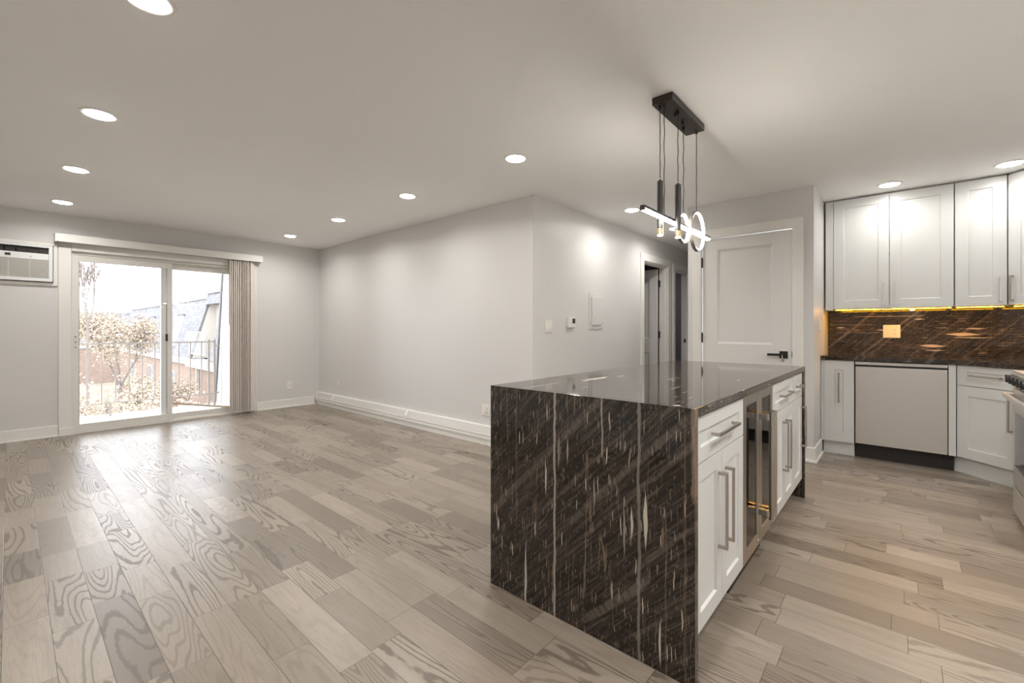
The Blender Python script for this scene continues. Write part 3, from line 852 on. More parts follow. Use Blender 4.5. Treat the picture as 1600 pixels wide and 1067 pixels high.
spots = [(0.352, 2.17, 'recessed ceiling light cut by the top edge, nearest in the left row'),
         (0.350, 3.545, 'second recessed ceiling light of the left row from the camera'),
         (0.350, 4.90, 'third recessed ceiling light of the left row from the camera'),
         (0.352, 6.26, 'recessed ceiling light closest to the wall above the air conditioner'),
         (2.515, 6.215, 'recessed ceiling light closest to the far corner above the outlet'),
         (2.512, 4.88, 'second recessed ceiling light from the far corner in the middle row'),
         (2.496, 3.515, 'third recessed ceiling light from the far corner in the middle row'),
         (2.476, 2.142, 'recessed ceiling light of the middle row nearest the pendant canopy'),
         (4.362, 2.141, 'recessed ceiling light beside the left end of the pendant light bar'),
         (5.525, 2.128, 'hallway recessed ceiling light partly behind the pendant tubes'),
         (5.076, 0.074, 'recessed ceiling light above the first pair of upper cabinets'),
         (5.045, -0.625, 'recessed ceiling light above the corner upper cabinet'),
         (0.352, 0.55, 'added fill ceiling light over the camera position, outside the frame'),  # unseen lamp added to brighten the near floor and ceiling
         (0.85, -0.70, 'added fill ceiling light at the near end of the kitchen aisle, outside the frame'),  # unseen lamp added to light the island and cabinet fronts
         (2.0, -0.45, 'added fill ceiling light over the kitchen aisle, outside the frame'),  # added aisle fill, no such lamp in view
         (7.4, 3.6, 'added unseen ceiling light inside the dark room at the hall end'),  # unseen lamp added to lift the dark room behind the doorway
         (3.25, -0.70, 'added fill ceiling light above the range front, outside the frame')]  # added outside the frame to brighten the kitchen
protos = {}
for i, (x, y, lab) in enumerate(spots):
    w_ = (KITCHEN_W if x > 4 else FILL_W) if y < 0.6 else (HALL_W if x > 4 else LAMP_W)
    if y > 3 and x > 4:
        w_ = 3.0
    if w_ not in protos:
        t = protos[w_] = make_downlight(w_)
    else:
        t = copy_tree(protos[w_])
    t.location = (x, y, H)
    t['label'] = lab

# ------------------------------------------------------------------ pendant fixture over the island
pf = empty('pendant_light', (2.58, 0.967, H), 'black pendant fixture with tubes, rings and light bar over the island', 'pendant light')
px, py = 2.58, 0.967
L = lambda x, y, z: (x - px, y - py, z - H)
MB().box(-0.255, 0.255, -0.056, 0.056, -0.040, -0.0005).build('canopy', M['bronze'], pf, 0.001)
rnd = random.Random(3)
def cord(x, y, ztop, zbot, wav):
    n = 26
    pts = []
    ph = rnd.uniform(0, 6)
    for i in range(n + 1):
        t = i / n
        s = math.sin(PI * t)
        pts.append(L(x + wav * s * math.sin(9 * t * PI + ph) * .6, y + wav * s * math.cos(8 * t * PI + ph) * .6, ztop + (zbot - ztop) * t))
    c = MB().tube(pts, 0.0022, 6).build('cord', M['black'], pf)
    MB().cyl(L(x, y, 2.3995), L(x, y, 2.380), 0.007, n=12).build('grommet', M['black'], c)
Zs = 2.385
cord(2.358, 0.992, Zs, 2.005, 0.0025)
cord(2.355, 0.967, Zs, 1.795, 0.005)
cord(2.482, 0.941, Zs, 2.005, 0.0035)
cord(2.700, 0.990, Zs, 1.880, 0.006)
cord(2.800, 0.947, Zs, 1.902, 0.0015)
for (x, y) in ((2.500, 0.962), (2.620, 0.967)):
    MB().cyl(L(x, y, 2.3995), L(x, y, 2.383), 0.0075, n=12).build('plug', M['black'], pf)
for (x, y) in ((2.360, 0.992), (2.484, 0.941)):
    tb = MB().cyl(L(x, y, 1.728), L(x, y, 1.988), 0.0165, n=24).cyl(L(x, y, 1.988), L(x, y, 1.998), 0.009, 0.005, n=16).build('tube', M['tube'], pf, 0.001)
    br = MB().cyl(L(x, y, 1.693), L(x, y, 1.7278), 0.0160, n=24).build('brass_tip', M['brass'], tb)
    MB().cyl(L(x, y, 1.689), L(x, y, 1.6928), 0.0135, n=20).build('bulb', M['led_spot'], br)
lb = MB().box(*[q for p in ((2.082 - px, 3.098 - px), (0.9555 - py, 0.9785 - py), (1.781 - H, 1.795 - H)) for q in p])
lb.box(2.082 - px, 2.094 - px, .9555 - py, .9785 - py, 1.771 - H, 1.781 - H).box(3.090 - px, 3.098 - px, .9555 - py, .9785 - py, 1.771 - H, 1.781 - H)
lb = lb.build('light_bar', M['bronze'], pf)
MB().box(2.0945 - px, 3.0895 - px, .9560 - py, .9780 - py, 1.771 - H, 1.7808 - H).build('diffuser', M['led'], lb)
def ring(x, y, z, r):
    o = MB().lathe(L(x, y, z), 'y', [(r, -.009), (r, .009), (r - .0085, .009), (r - .0085, -.009)], 64, True).build('ring', M['ringm'], pf)
    MB().lathe(L(x, y, z), 'y', [(r - .0087, -.008), (r - .0087, .008), (r - .0105, .008), (r - .0105, -.008)], 64, True).build('ring_diffuser', M['led'], o)
ring(2.800, 0.942, 1.778, 0.124)
ring(2.700, 0.992, 1.788, 0.091)

# ------------------------------------------------------------------ cabinets (local x right, y depth, z up)
def bar_handle(parent, x, z, length, vertical=True, off=0.034, th=0.011, mat=None):
    m = MB()
    h = length / 2
    if vertical:
        m.box(x - th / 2, x + th / 2, -off, -off + .009, z - h, z + h)
        for s in (-1, 1):
            m.box(x - th / 2, x + th / 2, -off + .009, -0.0003, z + s * (h - .006) - .006, z + s * (h - .006) + .006)
    else:
        m.box(x - h, x + h, -off, -off + .009, z - th / 2, z + th / 2)
        for s in (-1, 1):
            m.box(x + s * (h - .006) - .006, x + s * (h - .006) + .006, -off + .009, -0.0003, z - th / 2, z + th / 2)
    return m.build('handle', mat or (M['nickel'] if vertical else M['nickel_h']), parent, 0.0008)
def shaker(name, parent, x0, x1, z0, z1, fr=0.060, th=0.020, frz=None):
    mb = MB()
    frz = frz or fr
    w = x1 - x0
    panelled(mb, w, z0, z1, [(fr, w - fr, z0 + frz, z1 - frz)], th, 0.009, 0.005)
    o = mb.build(name, M['cab'], parent)
    o.location = (x0, 0, 0)
    return o
def body(parent, x0, x1, y0, y1, z0, z1, t=0.018):
    m = MB()
    m.box(x0, x0 + t, y0, y1, z0, z1).box(x1 - t, x1, y0, y1, z0, z1)
    m.box(x0 + t, x1 - t, y0, y1, z0, z0 + t).box(x0 + t, x1 - t, y0, y1, z1 - t, z1)
    m.box(x0 + t, x1 - t, y1 - .006, y1, z0 + t, z1 - t)
    m.box(x0 + t, x1 - t, y0, y1 - .006, (z0 + z1) / 2 - .009, (z0 + z1) / 2 + .009)
    return m.build('carcass', M['cab'], parent)

# island cabinets: front plane y = 0.516
IY = 0.516
def island_base(x0, x1, label, doors, drawer=True):
    w = x1 - x0
    t = empty('base_cabinet', (x0, IY, 0), label, 'cabinet', 'island base cabinets')
    body(t, 0.001, w - .001, 0.0215, 0.60, 0.138, 0.882)
    MB().box(0.001, w - .001, 0.075, 0.090, 0.0005, 0.137).build('toe_kick', M['toe'], t)
    dr = shaker('drawer', t, 0.002, w - .002, 0.718, 0.876, 0.058, frz=0.050)
    bar_handle(dr, (w - .004) / 2, 0.797, min(0.27, w * .45), False)
    if doors == 2:
        a = shaker('door', t, 0.002, w / 2 - .0015, 0.140, 0.713)
        bar_handle(a, w / 2 - .045, 0.497, 0.287)
        b = shaker('door', t, w / 2 + .0015, w - .002, 0.140, 0.713)
        bar_handle(b, 0.042, 0.497, 0.287)
    else:
        a = shaker('door', t, 0.002, w - .002, 0.140, 0.713)
        bar_handle(a, w - .045, 0.510, 0.277)
    return t
island_base(1.506, 2.112, 'white island cabinet with drawer and two doors nearest the camera', 2)
island_base(2.702, 3.318, 'white two door island cabinet just beyond the beverage cooler', 2)
island_base(3.320, 3.640, 'narrow white one door island cabinet at the far end', 1)

# beverage cooler in the island
cw0, cw1 = 2.116, 2.698
bc = empty('beverage_cooler', (cw0, IY, 0), 'stainless two door beverage cooler built into the island', 'beverage cooler')
W_ = cw1 - cw0
cb = MB()
cb.box(0.0, 0.02, 0.046, 0.60, 0.10, 0.880).box(W_ - .02, W_, 0.046, 0.60, 0.10, 0.880).box(0.02, W_ - .02, 0.046, 0.60, 0.86, 0.880)
cb.box(0.02, W_ - .02, 0.046, 0.60, 0.10, 0.13).box(0.02, W_ - .02, 0.58, 0.60, 0.13, 0.86).box(W_ / 2 - .008, W_ / 2 + .008, 0.046, 0.58, 0.13, 0.86)
cb.build('cabinet_body', M['rubber'], bc)
MB().box(0.0, W_, 0.060, 0.075, 0.0005, 0.099).build('toe_grille', M['toe'], bc)
for z in (0.27, 0.40, 0.53, 0.66):
    for (a, b) in ((0.022, W_ / 2 - .010), (W_ / 2 + .010, W_ - .022)):
        m_ = MB().box(a, b, 0.10, 0.118, z, z + .022)
        for i in range(6):
            xx = a + .015 + i * (b - a - .03) / 5
            m_.cyl((xx, 0.118, z + .01), (xx, 0.55, z + .01), 0.0025, n=6)
        m_.build('shelf', M['rack'], bc)
for (a, b, side) in ((0.002, W_ / 2 - .002, 1), (W_ / 2 + .002, W_ - .002, -1)):
    st, t0, b0_ = 0.050, 0.045, 0.060
    f = MB()
    f.box(a, a + st, 0.0, 0.042, 0.136, 0.878).box(b - st, b, 0.0, 0.042, 0.136, 0.878)
    f.box(a + st, b - st, 0.0, 0.042, 0.136, 0.136 + b0_).box(a + st, b - st, 0.0, 0.042, 0.878 - t0, 0.878)
    dd = f.build('door', M['nickel'], bc, 0.0015)
    MB().box(a + st - .003, b - st + .003, 0.004, 0.010, 0.136 + b0_ - .003, 0.878 - t0 + .003).build('glass_pane', M['smoked'], dd)
    hx = b - .024 if side == 1 else a + .024
    hm = MB().cyl((hx, -0.058, 0.275), (hx, -0.058, 0.785), 0.0125, n=18).build('handle', M['nickel'], dd)
    for za in (0.745, 0.288):
        MB().box(hx - .010, hx + .010, -0.050, -0.0003, za, za + .027).build('handle_mount', M['chrome'], hm)
    lx = hx if side == 1 else b - .04
    MB().cyl((lx, -0.004, 0.160), (lx, 0.0, 0.160), 0.007, n=12).build('lock', M['chrome'], dd)

# island worktop with waterfall ends (built in world axes so that the marble runs on)
wt = empty('island_worktop', (0, 0, 0), 'black veined marble island worktop with waterfall ends', 'worktop')
MB().box(1.5043, 3.6547, 0.503, 1.428, 0.886, 0.916).build('top_slab', M['marble_top'], wt, 0.0015)
MB().box(1.474, 1.504, 0.503, 1.428, 0.0005, 0.916).build('waterfall_panel', M['marble_panel'], wt, 0.0008)
MB().box(3.655, 3.685, 0.503, 1.428, 0.0005, 0.916).build('waterfall_panel', M['marble_panel'], wt, 0.0008)
tag(MB().box(1.507, 3.652, 1.120, 1.136, 0.0005, 0.884).build('island_back_panel', M['cab']), 'white panel closing the seating side of the island', 'panel')

# ------------------------------------------------------------------ kitchen run along wall_kitchen (faces -x)
FX = 5.120
# left narrow base cabinet
w0 = 0.573 - 0.322
t = empty('base_cabinet', (FX, 0.573, 0), 'narrow white base cabinet between the wall and the dishwasher', 'cabinet', 'kitchen base cabinets', R(-90))
body(t, 0.001, w0, 0.0215, 0.574, 0.122, 0.886)
MB().box(0.001, 0.024, 0.004, 0.021, 0.122, 0.886).build('filler_strip', M['cab'], t)
MB().box(0.016, w0, 0.045, 0.060, 0.0005, 0.1215).build('toe_kick', M['cab'], t)
d = shaker('door', t, 0.026, w0 - .001, 0.126, 0.884, 0.078, frz=0.085)
bar_handle(d, (w0 - .027) / 2, 0.630, 0.275)
# dishwasher
dwt = empty('dishwasher', (FX, 0.318, 0), 'stainless dishwasher with black toe kick under the marble counter', 'dishwasher', None, R(-90))
DWW = 0.318 + 0.294
MB().box(0.002, DWW - .002, 0.030, 0.57, 0.132, 0.884).build('tub', M['rubber'], dwt)
MB().box(0.006, DWW - .004, -0.004, 0.029, 0.136, 0.836).build('door', M['steel'], dwt, 0.003)
MB().box(0.004, DWW - .002, 0.006, 0.0295, 0.837, 0.852).build('handle_recess', M['rubber'], dwt)
MB().box(0.004, DWW - .002, -0.004, 0.0295, 0.853, 0.881).build('control_strip', M['steel'], dwt, 0.003)
tk = MB().box(0.002, DWW + .036, 0.058, 0.070, 0.0005, 0.131).build('toe_kick', M['toe'], dwt)
vs = MB()
for i in range(6):
    vs.box(DWW - .06, DWW - .035, 0.0565, 0.0578, 0.045 + i * .009, 0.049 + i * .009)
vs.build('vent_slots', M['slot'], tk)
# filler between the dishwasher and the corner cabinet
tag(MB().box(FX, FX + .02, -0.296, -0.340, 0.134, 0.886).build('filler_panel', M['cab'], None, 0.001), 'white filler panel right of the dishwasher', 'panel')

# diagonal corner base cabinet
ang = R(-135)
P0 = Vector((FX, -0.343, 0))
wd = 0.425
t = empty('corner_base_cabinet', P0, 'white diagonal corner cabinet with drawer and door beside the range', 'cabinet', 'kitchen base cabinets', ang)
shell = MB()
inv = Matrix.Rotation(-ang, 4, 'Z')
def loc2(x, y):
    q = inv @ (Vector((x, y, 0)) - P0)
    return (q.x, q.y)
e0 = P0 + Matrix.Rotation(ang, 3, 'Z') @ Vector((wd, 0, 0))
poly = [loc2(FX + .022, -0.345), loc2(5.69, -0.345), loc2(5.69, YR + .01), loc2(e0.x + .002, YR + .01), loc2(e0.x + .002, e0.y - .022)]
shell.prism(poly, 'z', 0.136, 0.886)
shell.build('carcass', M['cab'], t)
MB().box(-0.064, wd - .02, 0.048, 0.062, 0.0005, 0.1335).build('toe_kick', M['cab'], t)
dr = shaker('drawer', t, 0.004, wd - .004, 0.724, 0.882, 0.072, frz=0.048)
bar_handle(dr, (wd - .008) / 2 + .005, 0.806, 0.215, False)
d = shaker('door', t, 0.004, wd - .004, 0.140, 0.718, 0.078)
bar_handle(d, wd - .05, 0.560, 0.285)
# hidden base cabinet between corner and range
xa, xb = 4.206, e0.x - .004
t = empty('base_cabinet', (xb, e0.y, 0), 'white base cabinet hidden behind the left side of the range', 'cabinet', 'kitchen base cabinets', R(180))
wn = xb - xa
body(t, 0.0, wn, 0.0215, 0.59, 0.136, 0.886)
MB().box(0.0, wn, 0.065, 0.080, 0.0005, 0.135).build('toe_kick', M['cab'], t)
dr = shaker('drawer', t, 0.003, wn - .002, 0.724, 0.882, 0.072, frz=0.048)
bar_handle(dr, wn / 2, 0.806, 0.20, False)
d = shaker('door', t, 0.003, wn - .002, 0.140, 0.718, 0.078)
bar_handle(d, 0.05, 0.560, 0.285)

# counter and backsplash
ctp = MB()
CX = 5.096
k = 0.0245
ctp.prism([(5.698, 0.5735), (CX, 0.5735), (CX, -0.335), (e0.x - .0175 + .012, e0.y + .026), (4.204, e0.y + .026), (4.204, YR + .002), (5.698, YR + .002)], 'z', 0.888, 0.924)
ct = tag(ctp.build('kitchen_worktop', M['marble_splash'], None, 0.0015), 'black marble kitchen worktop over the dishwasher', 'worktop')
bs = MB().box(XK - .020, XK - .001, -1.253, 0.5735, 0.9245, 1.362).build('backsplash_slab', M['marble_splash'])
tag(bs, 'black marble backsplash with copper streaks below the upper cabinets', 'backsplash')
tag(MB().box(4.204, XK - .0205, YR + .001, YR + .020, 0.9245, 1.362).build('backsplash_slab', M['marble_splash']), 'black marble backsplash on the range wall in the corner', 'backsplash')

# upper cabinets
UX = 5.345
UZ0, UZ1 = 1.372, 2.424
def upper(y0, y1, label, doors, filler=0.0, hside=1):
    w = y0 - y1
    t = empty('wall_cabinet', (UX, y0, 0), label, 'cabinet', 'upper cabinets', R(-90))
    body(t, filler + .001, w - .001, 0.0215, 0.350, UZ0, UZ1)
    if filler:
        MB().box(0.001, filler - .0015, 0.004, 0.021, UZ0 - .012, UZ1).build('filler_strip', M['cab'], t)
    MB().box(0.001, w - .001, 0.012, 0.0208, UZ1 + .001, H - .0008).build('top_gap_shade', M['grey'], t)  # grey strip stands in for the shadow gap below the ceiling
    n = len(doors)
    for i, (a, b, hx) in enumerate(doors):
        d = shaker('door', t, a, b, UZ0, UZ1, 0.077)
        bar_handle(d, hx - a, 1.506, 0.203, True, 0.032, 0.010, M['satin'])
    return t
upper(0.562, -0.343, 'white two door upper cabinet against the left wall', [(0.067, 0.4815, 0.443), (0.4855, 0.9025, 0.521)], 0.066)
upper(-0.346, -0.649, 'white single door upper cabinet left of the corner unit', [(0.003, 0.3005, 0.262)])
Q0 = Vector((UX, -0.653, 0))
wd2 = 0.425
t = empty('corner_wall_cabinet', Q0, 'white diagonal corner upper cabinet at the right frame edge', 'cabinet', 'upper cabinets', ang)
def loc3(x, y):
    q = inv @ (Vector((x, y, 0)) - Q0)
    return (q.x, q.y)
f0 = Q0 + Matrix.Rotation(ang, 3, 'Z') @ Vector((wd2, 0, 0))
sh = MB()
sh.prism([loc3(UX + .022, -0.655), loc3(5.695, -0.655), loc3(5.695, YR + .003), loc3(f0.x + .002, YR + .003), loc3(f0.x + .002, f0.y - .022)], 'z', UZ0, UZ1)
sh.build('carcass', M['cab'], t)
MB().box(0.001, wd2 - .001, 0.012, 0.0208, UZ1 + .001, H - .0008).build('top_gap_shade', M['grey'], t)  # shadow gap over the corner cabinet, put in as a grey strip
d = shaker('door', t, 0.003, wd2 - .003, UZ0, UZ1, 0.077)
bar_handle(d, 0.030, 1.506, 0.205, True, 0.032, 0.012)

# amber LED strips under the upper cabinets
def led(x0, x1, y0, y1, label):
    t = empty('led_strip', ((x0 + x1) / 2, (y0 + y1) / 2, UZ0), label, 'led strip', 'under cabinet led strips')
    hx, hy = (x1 - x0) / 2, (y1 - y0) / 2
    MB().box(-hx, hx, -hy, hy, -0.008, -0.0006).build('channel', M['alu'], t)
    MB().box(-hx + .003, hx - .003, -hy + .003, hy - .003, -0.0115, -0.0082).build('diffuser', M['led_amber'], t)
    return t
led(UX + .035, UX + .060, -0.330, 0.485, 'amber led strip under the two door upper cabinet')
led(UX + .035, UX + .060, -0.640, -0.358, 'amber led strip under the single door upper cabinet')
led(UX + .035, UX + .060, -0.985, -0.690, 'amber led strip under the corner upper cabinet')
sp = empty('puck_light', (XK - .12, -0.080, UZ0), 'small bright spot light under the upper cabinets above the backsplash', 'lamp')
MB().cyl((0, 0, -0.014), (0, 0, -0.0006), 0.020, n=20).build('housing', M['chrome'], sp)
MB().cyl((0, 0, -0.0165), (0, 0, -0.0142), 0.015, n=20).build('bulb', M['led_spot'], sp)

# ------------------------------------------------------------------ range
rg = empty('range', (4.200, -0.535, 0), 'stainless slide-in range with black knobs cut by the right frame edge', 'range', None, R(180))
RW = 0.758
MB().box(0.0, RW, 0.032, 0.715, 0.045, 0.905).build('body', M['steel'], rg, 0.002)
MB().box(-0.001, RW + .001, -0.004, 0.715, 0.9055, 0.918).build('cooktop', M['steel'], rg, 0.002)
cp = MB().prism([(0.031, 0.815), (0.0, 0.815), (-0.010, 0.902), (0.031, 0.902)], 'x', 0.0, RW).build('control_panel', M['steel'], rg, 0.002)
for i in range(6):
    xx = 0.05 + i * 0.115
    kn = MB().cyl((xx, -0.0065, 0.862), (xx, -0.036, 0.866), 0.027, 0.024, n=20).box(xx - .005, xx + .005, -0.041, -0.036, 0.842, 0.890).build('knob', M['black'], cp, 0.001)
od = MB().box(0.001, RW - .001, -0.002, 0.030, 0.205, 0.806).build('oven_door', M['steel'], rg, 0.003)
MB().box(0.085, RW - .085, -0.0045, -0.0022, 0.33, 0.66).build('oven_window', M['oven_glass'], od)
hb = MB().box(0.030, RW - .030, -0.049, -0.030, 0.745, 0.775)
hb.box(0.045, 0.070, -0.0305, -0.0022, 0.748, 0.772).box(RW - .070, RW - .045, -0.0305, -0.0022, 0.748, 0.772)
hb.build('handle', M['satin'], od, 0.004)
MB().box(0.001, RW - .001, 0.006, 0.030, 0.192, 0.203).build('door_gap', M['rubber'], rg)
MB().box(0.001, RW - .001, -0.002, 0.030, 0.035, 0.190).build('drawer', M['steel'], rg, 0.003)
for (x, y) in ((0.05, 0.08), (RW - .05, 0.08), (0.05, 0.6), (RW - .05, 0.6)):
    MB().cyl((x, y, 0.0005), (x, y, 0.0448), 0.016, n=12).build('foot', M['rubber'], rg)
for xx in (0.02, 0.27, 0.52):
    gm = MB()
    gm.box(xx, xx + .22, 0.06, 0.072, 0.93, 0.945).box(xx, xx + .22, 0.60, 0.612, 0.93, 0.945)
    gm.box(xx, xx + .012, 0.072, 0.60, 0.93, 0.945).box(xx + .208, xx + .22, 0.072, 0.60, 0.93, 0.945).box(xx + .104, xx + .116, 0.072, 0.60, 0.932, 0.945)
    gm.box(xx, xx + .012, 0.06, 0.072, 0.9185, 0.93).box(xx + .208, xx + .22, 0.06, 0.072, 0.9185, 0.93).box(xx, xx + .012, 0.60, 0.612, 0.9185, 0.93).box(xx + .208, xx + .22, 0.60, 0.612, 0.9185, 0.93)
    gm.build('grate', M['black'], rg)

# ------------------------------------------------------------------ outside: balcony
struct('balcony_deck', MB().box(-1.2, 2.42, YG + .215, 8.72, -0.20, -0.07), M['deck'], 'pale balcony deck outside the sliding door', 'deck')
ck = MB().prism([(YG + .215, -0.07), (8.70, -0.07), (8.255, 2.42), (8.20, 2.75), (YG + .215, 2.75)], 'x', 2.315, 2.375)
ckx = struct('trim_9', ck, M['siding_y'], 'white boarded side wall of the balcony with slanted edge', 'wall')
MB().prism([(8.70, -0.07), (8.76, -0.07), (8.265, 2.75), (8.205, 2.75), (8.257, 2.42)], 'x', 2.295, 2.395).build('flashing', M['flash_shade'], ckx)
rl = empty('balcony_railing', (0.8, 8.48, -0.07), 'beige metal balcony railing with thin vertical bars', 'railing')
ox = 0.8
MB().box(-1.9, 2.238 - ox, -0.014, 0.014, 1.030, 1.050).build('top_rail', M['rail'], rl)
MB().box(-1.9, 2.238 - ox, -0.010, 0.010, 0.185, 0.200).build('bottom_rail', M['rail'], rl)
for x in (2.150, 2.232):
    MB().box(x - ox - .014, x - ox + .014, -0.016, 0.016, 0.0, 1.075).build('post', M['rail'], rl)
for x in (0.953, -0.2):
    MB().box(x - ox - .014, x - ox + .014, -0.012, 0.012, 0.0, 0.1845).build('post', M['rail'], rl)
xs_ = [0.715 + i * 0.1485 for i in range(-11, 10)]
for x in xs_:
    if x < 2.12:
        MB().box(x - ox - .0065, x - ox + .0065, -0.0065, 0.0065, 0.2005, 1.0295).build('baluster', M['rail'], rl)
MB().box(2.2465 - ox, 2.294 - ox, -0.012, 0.012, 0.96, 0.985).box(2.2465 - ox, 2.294 - ox, -0.012, 0.012, 0.19, 0.215).build('wall_bracket', M['rail'], rl)

# ground and the neighbouring wing
struct('ground', MB().box(-40, 60, 9.6, 90, -3.25, -3.05), M['ground'], 'pale courtyard ground below the balcony', 'ground')
wg = empty('apartment_building', (5.25, 30, -3.05), 'brick apartment wing with grey mansard roof right of the courtyard', 'building')
def W(o_x, o_y, o_z): return (o_x - 5.25, o_y - 30, o_z + 3.05)
def wbox(x0, x1, y0, y1, z0, z1):
    a, b = W(x0, y0, z0), W(x1, y1, z1)
    return MB().box(a[0], b[0], a[1], b[1], a[2], b[2])
wbox(5.25, 9.0, 14, 42, -3.05, -0.36).build('brick_wall', M['brick'], wg)
wbox(5.12, 5.60, 23.2, 42.1, -0.36, -0.10).build('fascia', M['fascia'], wg)
wbox(5.02, 5.60, 14, 23.2, -0.42, -0.12).build('fascia', M['fascia'], wg)
def slab(y0, y1, z1, x1):
    return MB().prism([(5.18 - 5.25, -0.10 + 3.05), (x1 - 5.25, z1 + 3.05), (9 - 5.25, z1 + 3.05), (9 - 5.25, -0.10 + 3.05)], 'y', y0 - 30, y1 - 30)
slab(23.2, 42, 2.55, 5.92).build('mansard_roof', M['shingle'], wg)
slab(14, 20.6, 2.75, 5.90).build('mansard_roof', M['shingle'], wg)
wbox(5.86, 9.0, 23.2, 42.05, 2.55, 2.78).build('parapet', M['fascia'], wg)
wbox(5.80, 9.0, 14, 23.35, 2.75, 2.98).build('parapet', M['fascia'], wg)
MB().prism([(5.72 - 5.25, 2.26 + 3.05), (5.88 - 5.25, 2.75 + 3.05), (9 - 5.25, 2.75 + 3.05), (9 - 5.25, 2.26 + 3.05)], 'y', 20.6 - 30, 23.3 - 30).build('roof_header', M['shingle'], wg)
wbox(6.15, 6.4, 20.6, 23.2, -0.12, 2.26).build('recess_wall', M['siding_far'], wg)
MB().prism([(5.16 - 5.25, -0.10 + 3.05), (5.90 - 5.25, 2.56 + 3.05), (5.98 - 5.25, 2.56 + 3.05), (5.26 - 5.25, -0.10 + 3.05)], 'y', 23.17 - 30, 23.26 - 30).build('roof_flashing', M['flash_shade'], wg)
MB().prism([(5.26 - 5.25, -0.10 + 3.05), (5.98 - 5.25, 2.50 + 3.05), (6.4 - 5.25, 2.5 + 3.05), (6.4 - 5.25, -0.10 + 3.05)], 'y', 23.10 - 30, 23.165 - 30).build('recess_cheek', M['siding_far'], wg)
rr = MB()
for z in (0.12, 1.02):
    a = W(5.10, 20.7, z); b = W(5.15, 23.1, z + .05)
    rr.box(a[0], b[0], a[1], b[1], a[2], b[2])
for i in range(15):
    a = W(5.11, 20.75 + i * .165, 0.17); b = W(5.13, 20.77 + i * .165, 1.02)
    rr.box(a[0], b[0], a[1], b[1], a[2], b[2])
rr.build('balcony_rail', M['fascia'], wg)
sl = (5.92 - 5.18) / 2.65
for yc in (27.0, 33.6, 38.6):
    z0, z1 = 0.35, 1.85
    x0, x1 = 5.18 + sl * (z0 + .1), 5.18 + sl * (z1 + .1)
    dm = MB().prism([(x0 - .05 - 5.25, z0 + 3.05), (x1 - .05 - 5.25, z1 + 3.05), (x1 + .02 - 5.25, z1 + 3.05), (x0 + .02 - 5.25, z0 + 3.05)], 'y', yc - .55 - 30, yc + .55 - 30).build('dormer_window', M['fascia'], wg)
    MB().box(x1 - .10 - 5.25, x1 + .05 - 5.25, yc - .62 - 30, yc + .62 - 30, z1 + 3.052, z1 + 3.12).build('dormer_shadow', M['flash_shade'], dm)  # dark strip standing in for the recess shadow at the dormer top
for (ya, yb, za, zb) in ((17.0, 18.2, -1.9, -0.8), (26.0, 27.2, -1.9, -0.8), (31.0, 32.2, -1.9, -0.8), (36, 37.2, -1.9, -0.8)):
    wn_ = wbox(5.19, 5.2495, ya, yb, za, zb).build('window', M['fascia'], wg)
    wbox(5.17, 5.1895, ya + .08, yb - .08, za + .08, zb - .08).build('pane', M['pane_dark'], wn_)
wbox(5.14, 5.24, 22.0, 22.1, -1.5, -0.425).build('downspout', M['alu'], wg)

fb = empty('apartment_building', (3.0, 47, -3.05), 'far apartment block with grey roof behind the bare tree', 'building')
def FB(x0, x1, y0, y1, z0, z1):
    return MB().box(x0 - 3.0, x1 - 3.0, y0 - 47, y1 - 47, z0 + 3.05, z1 + 3.05)
FB(-12, 14, 47, 56, -3.05, -0.3).build('brick_wall', M['brick'], fb)
FB(-12, 14, 46.9, 56, -0.3, 0.0).build('fascia', M['fascia'], fb)
MB().prism([(46.95 - 47, 3.05), (47.7 - 47, 2.5 + 3.05), (56 - 47, 2.5 + 3.05), (56 - 47, 3.05)], 'x', -15, 11).build('mansard_roof', M['shingle'], fb)
FB(-12, 14, 47.65, 56, 2.5, 2.72).build('parapet', M['fascia'], fb)
for xc in (0.3, 4.7, 9.0):
    fw = FB(xc - .95, xc + .95, 46.9, 47.5, 0.1, 1.65).build('window', M['fascia'], fb)
    FB(xc - .8, xc + .8, 46.87, 46.8995, 0.25, 1.5).build('pane', M['pane_dark'], fw)

# ------------------------------------------------------------------ trees
def branchy(mb, rnd, p, d, length, r, depth, tips, spread=0.5, up=0.25, kids=3, minr=0.006):
    n = 3
    q = Vector(p)
    dd = Vector(d).normalized()
    for i in range(n):
        nd = (dd + Vector((rnd.uniform(-.12, .12), rnd.uniform(-.12, .12), up * .25))).normalized()
        nq = q + nd * (length / n)
        r2 = max(minr, r * (1 - .22))
        mb.cyl(q, nq, r, r2, 6, False)
        if depth <= 2:
            tips.append((Vector(nq), depth))
        q, dd, r = nq, nd, r2
        if i > 0 and depth > 0:
            for _ in range(1 if i < n - 1 else kids - 1):
                a = rnd.uniform(0, 2 * PI)
                side = Vector((math.cos(a), math.sin(a), rnd.uniform(-.1, .5)))
                cd = (nd + side * spread * rnd.uniform(.7, 1.2) + Vector((0, 0, up))).normalized()
                branchy(mb, rnd, q, cd, length * rnd.uniform(.58, .8), r * .62, depth - 1, tips, spread, up, kids, minr)
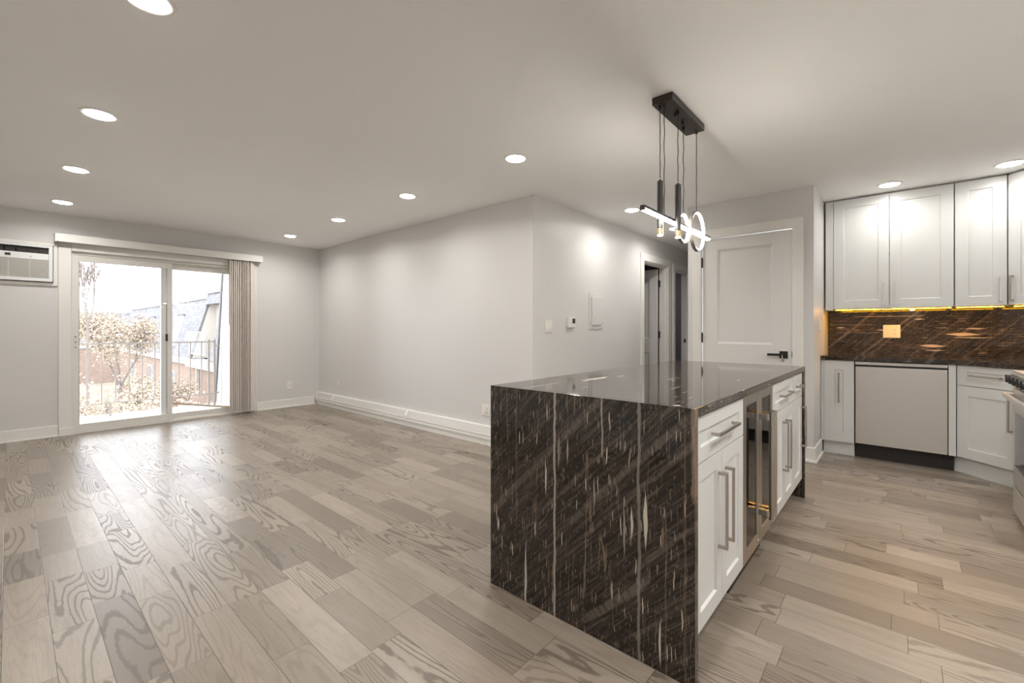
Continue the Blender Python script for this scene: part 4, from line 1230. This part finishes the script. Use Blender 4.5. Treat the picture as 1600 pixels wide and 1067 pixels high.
def petals(mb, rnd, c, rad, n, size):
    for _ in range(n):
        v = Vector((rnd.gauss(0, 1), rnd.gauss(0, 1), rnd.gauss(0, 1)))
        p = c + v * rad * .5
        s = size * rnd.uniform(.6, 1.3)
        a = Vector((rnd.uniform(-1, 1), rnd.uniform(-1, 1), rnd.uniform(-1, 1))).normalized()
        b = a.cross(Vector((rnd.uniform(-1, 1), rnd.uniform(-1, 1), rnd.uniform(-1, 1)))).normalized()
        c2 = a.cross(b) * .35
        P = [p + a * s, p + b * s, p - a * s, p - b * s]
        vs = [mb.bm.verts.new(x) for x in P]
        top = mb.bm.verts.new(p + c2 * s)
        for i in range(4):
            mb.bm.faces.new((vs[i], vs[(i + 1) % 4], top))
def tree(name, base, label, trunk_h, r, blen, depth, seed, spread, up, blossom, rad, size, mat='blossom', bark='bark', cat='tree', group=None, lean=(0, 0), minr=0.006):
    rnd = random.Random(seed)
    t = empty(name, base, label, cat, group)
    mb = MB()
    tips = []
    top = Vector((lean[0], lean[1], trunk_h))
    mb.cyl((0, 0, 0), top, r, r * .75, 8, False)
    for i in range(3):
        a = 2 * PI * i / 3 + rnd.uniform(-.4, .4)
        branchy(mb, rnd, top, Vector((math.cos(a) * spread, math.sin(a) * spread, 1.0)), blen, r * .5, depth, tips, spread, up, 3, minr)
    mb.build('trunk', M[bark], t)
    if blossom:
        pm = MB()
        for (p, dp) in tips:
            if rnd.random() < blossom[0]:
                petals(pm, rnd, p, rad, blossom[1], size)
        pm.build('blossoms', M[mat], t)
    return t
GZ = -3.05
tree('bare_tree', (1.13, 13.3, GZ), 'tall slender budding tree at the left of the balcony view', 4.25, 0.032, 0.60, 3, 11, 0.24, 0.45, (0.6, 1), 0.03, 0.016, 'bud', minr=0.007)
tree('blossom_tree', (2.12, 17.0, GZ), 'cream blossom tree in the middle of the left pane', 2.5, 0.07, 0.86, 3, 5, 0.36, 0.25, (0.9, 22), 0.34, 0.030, group='blossom trees outside the balcony')
tree('blossom_tree', (0.90, 10.5, GZ), 'low cream blossom tree below the bare tree', 0.9, 0.06, 0.90, 3, 8, 0.55, 0.16, (0.9, 20), 0.30, 0.024, group='blossom trees outside the balcony', lean=(.25, 0))
tree('blossom_tree', (3.35, 20.6, GZ), 'low cream blossom tree behind the door latch', 0.5, 0.07, 0.80, 3, 21, 0.7, 0.12, (0.9, 18), 0.38, 0.036, group='blossom trees outside the balcony')
tree('red_twig_shrub', (3.15, 13.4, GZ), 'bare reddish shrub in front of the brick wing', 0.5, 0.035, 0.95, 3, 14, 0.5, 0.35, None, 0, 0, bark='redtwig', cat='shrub')
